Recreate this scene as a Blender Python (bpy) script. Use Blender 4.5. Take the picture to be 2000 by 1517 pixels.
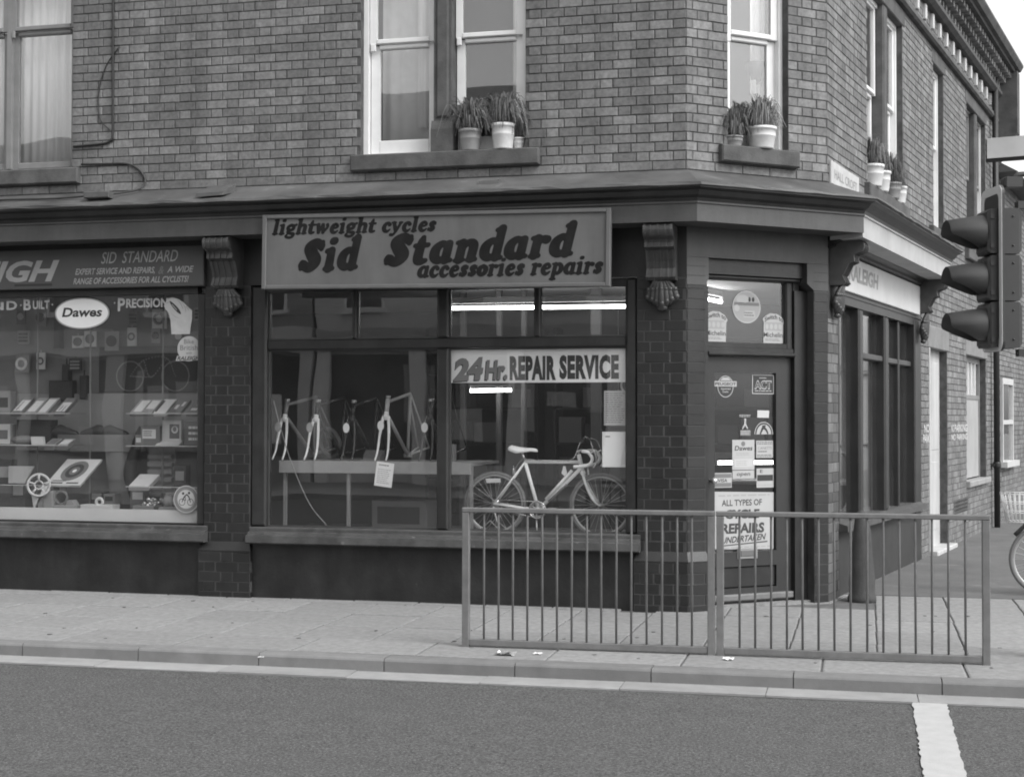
import bpy, math, random
import numpy as np
from mathutils import Matrix, Vector

# ------------------------------------------------------------------ scene, camera, light
for o in list(bpy.data.objects):
    bpy.data.objects.remove(o)
SC = bpy.context.scene
COL = SC.collection
R = math.radians
rnd = random.Random(11)

FPX = 2850.0                       # focal length in pixels of a 2000 pixel wide picture
YAW, PITCH, ROLL = R(13.7), math.atan(56.5/FPX), 0.0015
CAM = Vector((0.0, -12.47, 1.65))
fw = Vector((-math.sin(YAW)*math.cos(PITCH), math.cos(YAW)*math.cos(PITCH), math.sin(PITCH)))
rt = Vector((math.cos(YAW), math.sin(YAW), 0.0))
up = rt.cross(fw)
cr, sr = math.cos(ROLL), math.sin(ROLL)
rt, up = cr*rt+sr*up, cr*up-sr*rt
cd = bpy.data.cameras.new('camera')
cd.sensor_width = 36.0
cd.lens = FPX/2000*36
cd.clip_start, cd.clip_end = 0.1, 600
co = bpy.data.objects.new('camera', cd)
COL.objects.link(co)
m = Matrix((( rt.x, up.x, -fw.x, CAM.x), (rt.y, up.y, -fw.y, CAM.y), (rt.z, up.z, -fw.z, CAM.z), (0, 0, 0, 1)))
co.matrix_world = m
SC.camera = co

SUN_EL, SUN_AZ = R(46), R(-25)     # the sun stands over the side street, a little in front of the shop wall
w = bpy.data.worlds.new('World')
SC.world = w
w.use_nodes = True
nt = w.node_tree
bg = nt.nodes['Background']
sky = nt.nodes.new('ShaderNodeTexSky')
sky.sky_type = 'NISHITA'
sky.sun_disc = False
sky.sun_elevation = SUN_EL
sky.sun_rotation = R(90)-SUN_AZ
sky.air_density, sky.dust_density, sky.ozone_density = 3.0, 2.5, 1.0
bw = nt.nodes.new('ShaderNodeRGBToBW')       # black and white photograph: the sky is rendered grey
nt.links.new(sky.outputs[0], bw.inputs[0])
nt.links.new(bw.outputs[0], bg.inputs[0])
bg.inputs[1].default_value = 0.145
sd = bpy.data.lights.new('sun', 'SUN')
sd.energy, sd.angle = 1.2, R(26)
sd.color = (1, 1, 1)
so = bpy.data.objects.new('sun', sd)
COL.objects.link(so)
sdir = Vector((math.cos(SUN_EL)*math.cos(SUN_AZ), math.cos(SUN_EL)*math.sin(SUN_AZ), math.sin(SUN_EL)))
so.rotation_euler = sdir.to_track_quat('Z', 'Y').to_euler()
so.location = sdir*40

SC.view_settings.view_transform = 'Standard'
SC.view_settings.look = 'None'
SC.view_settings.exposure = 0.86
SC.view_settings.gamma = 1.0
SC.render.engine = 'CYCLES'
SC.cycles.max_bounces = 8
SC.cycles.transparent_max_bounces = 16
SC.cycles.filter_width = 1.9

# ------------------------------------------------------------------ materials (all grey: a black and white photograph)
def mat(name, v, rough=.7, var=.0, scale=6.0, bump=0.0, bscale=None, spec=.5, metal=0.0, rand=0.0, island=0.0,
        spots=None, stretch=None, emit=0.0, streak=0.0):
    M = bpy.data.materials.new(name)
    M.use_nodes = True
    t = M.node_tree
    b = t.nodes['Principled BSDF']
    b.inputs['Roughness'].default_value = rough
    b.inputs['Metallic'].default_value = metal
    b.inputs['Specular IOR Level'].default_value = spec
    b.inputs['Base Color'].default_value = (v, v, v, 1)
    if emit:
        b.inputs['Emission Color'].default_value = (1, 1, 1, 1)
        b.inputs['Emission Strength'].default_value = emit
    if var or bump or rand or island or spots:
        geo = t.nodes.new('ShaderNodeNewGeometry')
        pos = geo.outputs['Position']
        if stretch:
            mp = t.nodes.new('ShaderNodeVectorMath'); mp.operation = 'MULTIPLY'
            mp.inputs[1].default_value = stretch
            t.links.new(pos, mp.inputs[0]); pos = mp.outputs[0]
        n = t.nodes.new('ShaderNodeTexNoise')
        n.inputs['Scale'].default_value = scale
        n.inputs['Detail'].default_value = 6
        n.inputs['Roughness'].default_value = .62
        t.links.new(pos, n.inputs['Vector'])
        mr = t.nodes.new('ShaderNodeMapRange')
        mr.inputs['From Min'].default_value = .28
        mr.inputs['From Max'].default_value = .72
        mr.inputs['To Min'].default_value = v*(1-var)
        mr.inputs['To Max'].default_value = v*(1+var)
        t.links.new(n.outputs[0], mr.inputs[0])
        out = mr.outputs[0]
        def mul(sock, lo, hi):
            q = t.nodes.new('ShaderNodeMapRange')
            q.inputs['To Min'].default_value = lo
            q.inputs['To Max'].default_value = hi
            t.links.new(sock, q.inputs[0])
            x = t.nodes.new('ShaderNodeMath'); x.operation = 'MULTIPLY'
            t.links.new(out, x.inputs[0]); t.links.new(q.outputs[0], x.inputs[1])
            return x.outputs[0]
        if rand:
            oi = t.nodes.new('ShaderNodeObjectInfo')
            ad = t.nodes.new('ShaderNodeMath'); ad.operation = 'ADD'
            t.links.new(oi.outputs['Random'], ad.inputs[0])
            t.links.new(geo.outputs['Random Per Island'], ad.inputs[1])
            fr = t.nodes.new('ShaderNodeMath'); fr.operation = 'FRACT'
            t.links.new(ad.outputs[0], fr.inputs[0])
            pw = t.nodes.new('ShaderNodeMath'); pw.operation = 'POWER'; pw.inputs[1].default_value = 1.6
            t.links.new(fr.outputs[0], pw.inputs[0])
            out = mul(pw.outputs[0], 1-rand, 1+rand*1.25)
        if streak:                      # soot and rain streaks running down the wall
            sv = t.nodes.new('ShaderNodeVectorMath'); sv.operation = 'MULTIPLY'; sv.inputs[1].default_value = (2.6, 2.6, .35)
            t.links.new(geo.outputs['Position'], sv.inputs[0])
            sn = t.nodes.new('ShaderNodeTexNoise'); sn.inputs['Scale'].default_value = 1.6; sn.inputs['Detail'].default_value = 7; sn.inputs['Roughness'].default_value = .65
            t.links.new(sv.outputs[0], sn.inputs['Vector'])
            sm_ = t.nodes.new('ShaderNodeMapRange'); sm_.inputs['From Min'].default_value = .35; sm_.inputs['From Max'].default_value = .65
            t.links.new(sn.outputs[0], sm_.inputs[0])
            out = mul(sm_.outputs[0], 1-streak, 1+streak*.6)
        if spots:                       # (scale, threshold, new value): stains and worn patches
            s = t.nodes.new('ShaderNodeTexNoise')
            s.inputs['Scale'].default_value = spots[0]
            s.inputs['Detail'].default_value = 8
            s.inputs['Roughness'].default_value = .7
            t.links.new(geo.outputs['Position'], s.inputs['Vector'])
            q = t.nodes.new('ShaderNodeMapRange')
            q.inputs['From Min'].default_value = spots[1]
            q.inputs['From Max'].default_value = spots[1]+(spots[3] if len(spots) > 3 else .08)
            t.links.new(s.outputs[0], q.inputs[0])
            mx = t.nodes.new('ShaderNodeMix'); mx.data_type = 'FLOAT'
            t.links.new(q.outputs[0], mx.inputs[0])
            t.links.new(out, mx.inputs[2])
            mx.inputs[3].default_value = spots[2]
            out = mx.outputs[0]
        t.links.new(out, b.inputs['Base Color'])
        if bump:
            bn = t.nodes.new('ShaderNodeTexNoise')
            bn.inputs['Scale'].default_value = bscale or scale*8
            bn.inputs['Detail'].default_value = 5
            t.links.new(pos, bn.inputs['Vector'])
            bp = t.nodes.new('ShaderNodeBump')
            bp.inputs['Strength'].default_value = bump
            bp.inputs['Distance'].default_value = .006
            t.links.new(bn.outputs[0], bp.inputs['Height'])
            t.links.new(bp.outputs[0], b.inputs['Normal'])
    return M

def glass_mat(name, tint=.92, base=.045, rough=0.0, veil=.03):
    M = bpy.data.materials.new(name)
    M.use_nodes = True
    t = M.node_tree
    for n in list(t.nodes):
        if n.type == 'BSDF_PRINCIPLED':
            t.nodes.remove(n)
    out = [n for n in t.nodes if n.type == 'OUTPUT_MATERIAL'][0]
    tr = t.nodes.new('ShaderNodeBsdfTransparent'); tr.inputs[0].default_value = (tint, tint, tint, 1)
    gl = t.nodes.new('ShaderNodeBsdfGlossy'); gl.inputs['Roughness'].default_value = rough
    gl.inputs[0].default_value = (1, 1, 1, 1)
    lw = t.nodes.new('ShaderNodeLayerWeight'); lw.inputs[0].default_value = .5
    pw = t.nodes.new('ShaderNodeMath'); pw.operation = 'POWER'; pw.inputs[1].default_value = 4.2
    t.links.new(lw.outputs['Facing'], pw.inputs[0])
    ma = t.nodes.new('ShaderNodeMath'); ma.operation = 'MULTIPLY_ADD'
    ma.inputs[1].default_value = 1-base; ma.inputs[2].default_value = base
    t.links.new(pw.outputs[0], ma.inputs[0])
    mx = t.nodes.new('ShaderNodeMixShader')
    t.links.new(ma.outputs[0], mx.inputs[0]); t.links.new(tr.outputs[0], mx.inputs[1]); t.links.new(gl.outputs[0], mx.inputs[2])
    # old float glass is never quite flat
    geo = t.nodes.new('ShaderNodeNewGeometry')
    nz = t.nodes.new('ShaderNodeTexNoise'); nz.inputs['Scale'].default_value = 1.1; nz.inputs['Detail'].default_value = 1
    t.links.new(geo.outputs['Position'], nz.inputs['Vector'])
    bp = t.nodes.new('ShaderNodeBump'); bp.inputs['Strength'].default_value = .25; bp.inputs['Distance'].default_value = .012
    t.links.new(nz.outputs[0], bp.inputs['Height']); t.links.new(bp.outputs[0], gl.inputs['Normal'])
    df = t.nodes.new('ShaderNodeBsdfDiffuse'); df.inputs[0].default_value = (.8, .8, .8, 1)  # pale diffuse veil mixed in as haze, lifts the dark panes
    dn = t.nodes.new('ShaderNodeTexNoise'); dn.inputs['Scale'].default_value = 2.3; dn.inputs['Detail'].default_value = 6
    t.links.new(geo.outputs['Position'], dn.inputs['Vector'])
    dm = t.nodes.new('ShaderNodeMapRange'); dm.inputs['From Min'].default_value = .3; dm.inputs['From Max'].default_value = .7
    dm.inputs['To Min'].default_value = veil*.6; dm.inputs['To Max'].default_value = veil*1.4
    t.links.new(dn.outputs[0], dm.inputs[0])
    m2 = t.nodes.new('ShaderNodeMixShader')
    t.links.new(dm.outputs[0], m2.inputs[0]); t.links.new(mx.outputs[0], m2.inputs[1]); t.links.new(df.outputs[0], m2.inputs[2])
    t.links.new(m2.outputs[0], out.inputs[0])
    return M

BRICK = mat('brick_red_grey', .178, .84, .30, 26, .6, 160, rand=.21, spots=(1.1, .62, .105, .25), streak=.24)
MORTAR = mat('mortar_dark', .075, .95, .5, 9, .5, 200, spots=(3, .64, .15, .1))
PBRICK = mat('painted_brick', .020, .40, .25, 5, .35, 90, rand=.14, spots=(7, .71, .10, .05))
PMORTAR = mat('painted_mortar', .052, .75, .45, 5, .3, 150)
SBRICK = mat('side_pier_brick', .10, .6, .3, 6, .4, 120, rand=.4)
DARK = mat('dark_gloss_paint', .026, .36, .35, 4, .22, 45, spots=(9, .70, .085, .05), streak=.25)
STALL = mat('stallriser_render', .018, .5, .6, 3.0, .5, 40, spots=(9, .67, .085, .10), streak=.35)
SSTALL = mat('side_stallriser_render', .032, .7, .3, 3.5, .3, 70)
MID = mat('mid_grey_paint', .068, .5, .20, 3, .18, 45, spots=(8, .71, .125, .05), streak=.16)
SILLP = mat('worn_sill_paint', .066, .5, .45, 6, .5, 50, spots=(11, .62, .19, .06))
WHITE = mat('white_paint', .76, .5, .07, 5, .1, 60, spots=(9, .72, .45, .06))
WFASC = mat('white_fascia_paint', .42, .55, .10, 4, .1, 60, streak=.10)
STONE = mat('weathered_sandstone', .085, .85, .4, 5, .5, 60)
LEAD = mat('lead_roof', .088, .62, .45, 2, .35, 30, spots=(4, .62, .22, .12))
SIGNB = mat('sign_board_grey', .125, .7, .14, 2.2, .05, 40, spec=.25, streak=.12)
SIGNT = mat('sign_lettering_dark', .016, .8, .35, 5, spec=.12)
SIGNF = mat('sign_frame_grey', .12, .5, .1, 5)
PANEL2 = mat('fascia_panel_dark', .082, .5, .12, 3)
PALE = mat('pale_lettering', .36, .6, .1, 6)
PAPER = mat('paper_white', .80, .8, .05, 4)
PAPER2 = mat('paper_grey', .42, .8, .06, 4)
INK = mat('ink_dark', .04, .7)
INK2 = mat('ink_mid', .17, .7)
INK3 = mat('ink_light', .33, .7)
GLASS = glass_mat('shop_glass', .98, .060, veil=.008)
GLASSU = glass_mat('upper_window_glass', .94, .10, veil=.02)
SHELFG = glass_mat('shelf_glass', .9, .08, veil=.02)
RAIL = mat('rail_grey_paint', .155, .5, .22, 9, .15, 90, spots=(14, .68, .10, .06))
ASPH = mat('asphalt', .080, .92, .90, 62, .8, 150, spots=(85, .58, .25, .06), streak=.10)
SLAB = mat('paving_concrete', .245, .92, .22, 17, .45, 110, rand=.06, spots=(21, .685, .15, .03), streak=.0)
JOINT = mat('paving_joint', .11, .95, .3, 12)
KERB = mat('kerb_granite', .185, .85, .14, 6, .3, 120, rand=.10, spots=(5, .64, .15, .15))
CHAN = mat('channel_concrete', .28, .9, .14, 5, .3, 100, rand=.06)
TARM = mat('footway_tarmac', .118, .95, .2, 1.6, .5, 120, spots=(1.2, .55, .17, .1))
LINE = mat('road_paint_white', .43, .7, .08, 10, .4, 150, spots=(16, .64, .26, .08))
GROUND = mat('ground_earth', .14, .95, .2, .2)
STEEL = mat('bright_steel', .55, .3, .05, 8, metal=.8)
CHROME = mat('chrome', .7, .2, 0, metal=1.0)
BLACK = mat('black_plastic', .025, .5)
RUBBER = mat('tyre_rubber', .17, .8)
RIM = mat('alloy_rim', .5, .35, metal=.6)
BIKEW = mat('white_enamel', .93, .3)
FRAMED = mat('dark_enamel', .03, .25)
FRAMEG = mat('grey_enamel', .22, .3)
WOODL = mat('pale_shelf_board', .30, .6, .14, 5)
WOODD = mat('dark_wood', .045, .6, .3, 4, stretch=(1, 1, .2))
INTW = mat('interior_wall', .10, .8, .15, 2)
INTC = mat('interior_ceiling', .75, .8, .08, 2)
BOARD = mat('peg_board', .20, .8, .15, 3)
CARD = mat('card_mid', .28, .7, .1, 6)
CARDW = mat('card_white', .62, .6, .06, 6)
CLOTH = mat('net_curtain', .80, .9, .12, 20, stretch=(1, 1, .1))
LEAF = mat('leaf_green_grey', .12, .6, .35, 20, rand=.5)
LEAFD = mat('leaf_dark_grey', .065, .6, .35, 20, rand=.5)
POT = mat('pot_white_plastic', .70, .5, .1, 8)
POTD = mat('pot_grey_clay', .30, .7, .15, 8)
SIGW = mat('signal_border_white', .5, .5, .05, 5)
SIGB = mat('signal_black', .035, .45, .1, 8)
LENS = mat('signal_lens', .06, .12)
POLE = mat('pole_grey', .36, .45, .08, 10)
TUBE = mat('fluorescent_tube', .8, .4, emit=9.0)
PLATE = mat('street_name_plate', .46, .6, .12, 8, spots=(20, .66, .4, .06))
NWALL = mat('neighbour_wall', .24, .85, .2, 3)
OPP = mat('opposite_render_pale', .62, .85, .12, 1.5)
OPPB = mat('opposite_brick', .30, .85, .2, 4)
SLATE = mat('roof_slate', .10, .7, .2, 5)
CONE = mat('guard_stone_paint', .052, .75, .25, 9, .6, 70)

# ------------------------------------------------------------------ frames of the three street walls
def frame(ox, oy, ang):
    a = R(ang)
    return Matrix.Translation((ox, oy, 0)) @ Matrix.Rotation(a, 4, 'Z')
P0 = (-1.5005, 0.0)
P1 = (-0.3438, 0.9706)
CLEN = 1.51                        # length of the chamfered corner wall
SANG = 77.5
F = Matrix.Identity(4)             # front wall: x along it, y into the building
C = frame(P0[0], P0[1], 40)        # chamfered corner with the door
S = frame(P1[0], P1[1], SANG)      # wall along the side street

# ------------------------------------------------------------------ mesh builder
class MB:
    def __init__(s):
        s.v = []; s.f = []; s.mi = []; s.sm = []
    def add(s, vs, fs, mi=0, sm=False, T=None):
        b = len(s.v)
        if T is not None:
            vs = [tuple(T @ Vector(v)) for v in vs]
        s.v += [tuple(v) for v in vs]
        s.f += [tuple(i+b for i in f) for f in fs]
        s.mi += [mi]*len(fs); s.sm += [sm]*len(fs)
        return s
    def box(s, x0, x1, y0, y1, z0, z1, mi=0, T=None):
        vs = [(x, y, z) for z in (z0, z1) for y in (y0, y1) for x in (x0, x1)]
        fs = [(0, 2, 3, 1), (4, 5, 7, 6), (0, 1, 5, 4), (2, 6, 7, 3), (0, 4, 6, 2), (1, 3, 7, 5)]
        return s.add(vs, fs, mi, False, T)
    def bbox(s, x0, x1, y0, y1, z0, z1, b=.006, mi=0, T=None):
        "box with its edges along the front bevelled"
        vs = [(x0, y1, z0), (x1, y1, z0), (x1, y1, z1), (x0, y1, z1),
              (x0, y0+b, z0), (x1, y0+b, z0), (x1, y0+b, z1), (x0, y0+b, z1),
              (x0+b, y0, z0+b), (x1-b, y0, z0+b), (x1-b, y0, z1-b), (x0+b, y0, z1-b)]
        fs = [(3, 2, 1, 0), (8, 9, 10, 11)]
        for i in range(4):
            j = (i+1) % 4
            fs += [(i, j, 4+j, 4+i), (4+i, 4+j, 8+j, 8+i)]
        return s.add(vs, fs, mi, False, T)
    def tube(s, pts, r, n=8, mi=0, sm=True, T=None, cap=True):
        P = [Vector(p) for p in pts]
        k = len(P)
        rr = r if isinstance(r, (list, tuple)) else [r]*k
        vs = []; fs = []
        t0 = (P[1]-P[0]).normalized()
        a = Vector((0, 0, 1)) if abs(t0.z) < .9 else Vector((1, 0, 0))
        u = t0.cross(a).normalized()
        for i in range(k):
            t = (P[min(i+1, k-1)]-P[max(i-1, 0)]).normalized()
            u = (u-t*u.dot(t)).normalized()
            q = t.cross(u)
            for j in range(n):
                g = 2*math.pi*j/n
                vs.append(P[i]+(u*math.cos(g)+q*math.sin(g))*rr[i])
        for i in range(k-1):
            for j in range(n):
                j2 = (j+1) % n
                fs.append((i*n+j, i*n+j2, (i+1)*n+j2, (i+1)*n+j))
        if cap:
            fs.append(tuple(range(n-1, -1, -1))); fs.append(tuple((k-1)*n+j for j in range(n)))
        return s.add(vs, fs, mi, sm, T)
    def torus(s, c, ax, R0, r, n=32, k=8, mi=0, T=None, a0=0, a1=2*math.pi):
        c = Vector(c); ax = Vector(ax).normalized()
        h = Vector((0, 0, 1)) if abs(ax.z) < .9 else Vector((1, 0, 0))
        u = ax.cross(h).normalized(); q = ax.cross(u)
        full = abs(a1-a0-2*math.pi) < 1e-6
        m_ = n if full else n+1
        vs = []; fs = []
        for i in range(m_):
            g = a0+(a1-a0)*i/n
            d = u*math.cos(g)+q*math.sin(g)
            for j in range(k):
                b = 2*math.pi*j/k
                vs.append(c+d*(R0+r*math.cos(b))+ax*(r*math.sin(b)))
        for i in range(n):
            i2 = (i+1) % m_
            for j in range(k):
                j2 = (j+1) % k
                fs.append((i*k+j, i2*k+j, i2*k+j2, i*k+j2))
        return s.add(vs, fs, mi, True, T)
    def lathe(s, prof, c=(0, 0, 0), n=24, mi=0, T=None, sm=True, ax='z'):
        vs = []; fs = []
        for (r, z) in prof:
            for j in range(n):
                g = 2*math.pi*j/n
                p = (r*math.cos(g), r*math.sin(g), z)
                if ax == 'y': p = (p[0], -p[2], p[1])
                if ax == 'x': p = (p[2], p[0], p[1])
                vs.append((c[0]+p[0], c[1]+p[1], c[2]+p[2]))
        k = len(prof)
        for i in range(k-1):
            for j in range(n):
                j2 = (j+1) % n
                fs.append((i*n+j, i*n+j2, (i+1)*n+j2, (i+1)*n+j))
        fs.append(tuple(range(n-1, -1, -1))); fs.append(tuple((k-1)*n+j for j in range(n)))
        return s.add(vs, fs, mi, sm, T)
    def prism_x(s, prof, x0, x1, mi=0, T=None, sm=False):
        "profile of (y, z) points extruded along x"
        n = len(prof)
        vs = [(x0, y, z) for y, z in prof]+[(x1, y, z) for y, z in prof]
        fs = [tuple(range(n)), tuple(range(2*n-1, n-1, -1))]
        fs += [(i, n+i, n+(i+1) % n, (i+1) % n) for i in range(n)]
        return s.add(vs, fs, mi, sm, T)
    def prism_y(s, poly, y0, y1, mi=0, T=None):
        "outline of (x, z) points, counter-clockwise as seen from the street, extruded along y"
        n = len(poly)
        vs = [(x, y0, z) for x, z in poly]+[(x, y1, z) for x, z in poly]
        fs = [tuple(range(n)), tuple(range(2*n-1, n-1, -1))]
        fs += [((i+1) % n, i, n+i, n+(i+1) % n) for i in range(n)]
        return s.add(vs, fs, mi, False, T)
    def prism_z(s, poly, z0, z1, mi=0, T=None):
        n = len(poly)
        vs = [(x, y, z0) for x, y in poly]+[(x, y, z1) for x, y in poly]
        fs = [tuple(range(n-1, -1, -1)), tuple(range(n, 2*n))]
        fs += [(i, (i+1) % n, n+(i+1) % n, n+i) for i in range(n)]
        return s.add(vs, fs, mi, False, T)
    def flat(s, polys, y, mi=0, T=None, off=(0, 0), sc=1.0, shear=0.0):
        "flat print: (vertices, faces) in x-z laid on the plane y"
        vs, fs = polys
        return s.add([(off[0]+sc*(x+shear*z), y, off[1]+sc*z) for x, z in vs], fs, mi, False, T)
    def sphere(s, c, r, n=10, k=6, mi=0, T=None, sc=(1, 1, 1)):
        vs = []; fs = []
        for i in range(k+1):
            th = math.pi*i/k
            for j in range(n):
                g = 2*math.pi*j/n
                vs.append((c[0]+sc[0]*r*math.sin(th)*math.cos(g), c[1]+sc[1]*r*math.sin(th)*math.sin(g), c[2]+sc[2]*r*math.cos(th)))
        for i in range(k):
            for j in range(n):
                j2 = (j+1) % n
                fs.append((i*n+j, (i+1)*n+j, (i+1)*n+j2, i*n+j2))
        return s.add(vs, fs, mi, True, T)
    def sweep(s, path, prof, segs=None, mi=0, closed=False, caps=True, jit=0.0):
        "moulding: profile of (out, z) points swept along a plan path (world), mitred; out is to the right of travel"
        P = [Vector((p[0], p[1])) for p in path]
        k = len(P); n = len(prof)
        nor = []
        for i in range(k-1):
            d = (P[i+1]-P[i]).normalized(); nor.append(Vector((d.y, -d.x)))
        rings = []
        for i in range(k):
            a = nor[max(i-1, 0)]; b = nor[min(i, k-2)]
            mm = (a+b)/(1+a.dot(b))
            rings.append([(P[i].x+mm.x*(o+jit*rnd.uniform(-1, 1)*(o > .3)), P[i].y+mm.y*(o+jit*rnd.uniform(-1, 1)*(o > .3)), z+jit*rnd.uniform(-1, 1)*(o > .05)) for o, z in prof])
        segs = range(k-1) if segs is None else segs
        segs = list(segs)
        for i in segs:
            vs = rings[i]+rings[i+1]
            fs = []
            for j in range(n if closed else n-1):
                j2 = (j+1) % n
                fs.append((j, n+j, n+j2, j2))
            if caps and i == segs[0]: fs.append(tuple(range(n)))
            if caps and i == segs[-1]: fs.append(tuple(range(2*n-1, n-1, -1)))
            s.add(vs, fs, mi)
        return s
    def build(s, name, mats, parent=None, base=None, frame_=None, kind=None):
        if not isinstance(mats, (list, tuple)): mats = [mats]
        if parent is not None and base is None: base = BASE.get(parent.name, (0, 0, 0))
        if base is None: base = (0, 0, 0)
        me = bpy.data.meshes.new(name)
        bx, by, bz = base
        me.from_pydata([(x-bx, y-by, z-bz) for x, y, z in s.v], [], s.f)
        me.polygons.foreach_set('material_index', s.mi)
        me.polygons.foreach_set('use_smooth', s.sm)
        for q in mats: me.materials.append(q)
        me.update()
        o = bpy.data.objects.new(name, me)
        COL.objects.link(o)
        if parent is not None:
            o.parent = parent
            if frame_ is not None: o.matrix_basis = frame_
        else:
            o.matrix_world = (frame_ if frame_ is not None else F) @ Matrix.Translation(base)
        BASE[o.name] = base if (parent is None or frame_ is None) else (0, 0, 0)
        if kind: o['kind'] = kind
        return o
BASE = {}
def tag(o, label=None, cat=None, group=None, kind=None):
    if label: o['label'] = label
    if cat: o['category'] = cat
    if group: o['group'] = group
    if kind: o['kind'] = kind
    return o
def thing(name, label, cat, base=(0, 0, 0), fr=None, group=None):
    o = bpy.data.objects.new(name, None)
    COL.objects.link(o)
    o.empty_display_size = .2
    o.matrix_world = (fr if fr is not None else F) @ Matrix.Translation(base)
    BASE[o.name] = base
    return tag(o, label, cat, group)
def copy_tree(o, parent=None):
    c = o.copy()
    COL.objects.link(c)
    BASE[c.name] = BASE.get(o.name, (0, 0, 0))
    if parent is not None: c.parent = parent
    for ch in list(o.children): copy_tree(ch, c)
    return c

# ------------------------------------------------------------------ lettering
_tc = {}
def font_mesh(txt, bold=0.0, shear=0.0, spacing=1.0):
    key = (txt, bold, shear, spacing)
    if key not in _tc:
        cu = bpy.data.curves.new('text', 'FONT')
        cu.body = txt; cu.size = 1.0; cu.offset = bold; cu.shear = shear; cu.space_character = spacing
        cu.resolution_u = 3
        ob = bpy.data.objects.new('text', cu)
        me = bpy.data.meshes.new_from_object(ob)
        vs = [(v.co.x, v.co.y) for v in me.vertices]
        fs = [tuple(p.vertices) for p in me.polygons]
        bpy.data.objects.remove(ob); bpy.data.meshes.remove(me); bpy.data.curves.remove(cu)
        _tc[key] = (vs, fs)
    return _tc[key]
def text(mb, txt, x0, x1, zb, cap, y, mi=1, bold=.02, shear=0.0, rise=0.0, spacing=1.0, fn=None, arc=0.0):
    "lettering whose ink runs from x0 to x1, standing on zb, capitals cap high; rise = slope of the baseline"
    vs, fs = fn(txt) if fn else font_mesh(txt, bold, shear, spacing)
    xa = min(v[0] for v in vs); xb = max(v[0] for v in vs)
    k = (x1-x0)/(xb-xa); c = cap/(.73 if not fn else 1.42)
    out = []
    for a, b in vs:
        x = x0+(a-xa)*k
        z = zb+b*c+rise*(x-x0)
        if arc:
            t = (x-(x0+x1)/2)/((x1-x0)/2)
            z -= arc*t*t
        out.append((x, y, z))
    mb.add(out, fs, mi)

def spline(pts, per=8):
    P = np.array(pts, float)
    if len(P) == 2:
        t = np.linspace(0, 1, per*2)[:, None]
        return P[0]*(1-t)+P[1]*t
    Q = np.vstack([2*P[0]-P[1], P, 2*P[-1]-P[-2]])
    out = []
    for i in range(1, len(Q)-2):
        t = np.linspace(0, 1, per, endpoint=False)[:, None]
        a, b, c_, d = Q[i-1], Q[i], Q[i+1], Q[i+2]
        out.append(.5*((2*b)+(-a+c_)*t+(2*a-5*b+4*c_-d)*t**2+(-a+3*b-3*c_+d)*t**3))
    out.append(P[-1:])
    return np.vstack(out)
def blob_mesh(strokes, h=.045, fat=1.0):
    "union of round brush strokes (x, z, radius) turned into a clean flat outline by marching squares"
    S_ = np.vstack([spline(s) for s in strokes])
    x0, x1 = (S_[:, 0]-S_[:, 2]).min()-2*h, (S_[:, 0]+S_[:, 2]).max()+2*h
    z0, z1 = (S_[:, 1]-S_[:, 2]).min()-2*h, (S_[:, 1]+S_[:, 2]).max()+2*h
    xs = np.arange(x0, x1+h, h); zs = np.arange(z0, z1+h, h)
    X, Zz = np.meshgrid(xs, zs)
    fld = np.full(X.shape, -9.0)
    for a, b, r in S_:
        fld = np.maximum(fld, r*fat-np.hypot(X-a, Zz-b))
    vs = []; fs = []; idx = {}
    def vid(key, p):
        if key not in idx:
            idx[key] = len(vs); vs.append(p)
        return idx[key]
    ny, nx = fld.shape
    for j in range(ny-1):
        for i in range(nx-1):
            cs = [(i, j), (i+1, j), (i+1, j+1), (i, j+1)]
            val = [fld[b, a] for a, b in cs]
            if max(val) <= 0: continue
            poly = []
            for k in range(4):
                a, b = cs[k], cs[(k+1) % 4]
                va, vb = val[k], val[(k+1) % 4]
                if va > 0: poly.append(vid(a, (xs[a[0]], zs[a[1]])))
                if (va > 0) != (vb > 0):
                    t = va/(va-vb)
                    poly.append(vid((min(a, b), max(a, b)), (xs[a[0]]+(xs[b[0]]-xs[a[0]])*t, zs[a[1]]+(zs[b[1]]-zs[a[1]])*t)))
            if len(poly) > 2: fs.append(tuple(poly))
    return vs, fs

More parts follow.
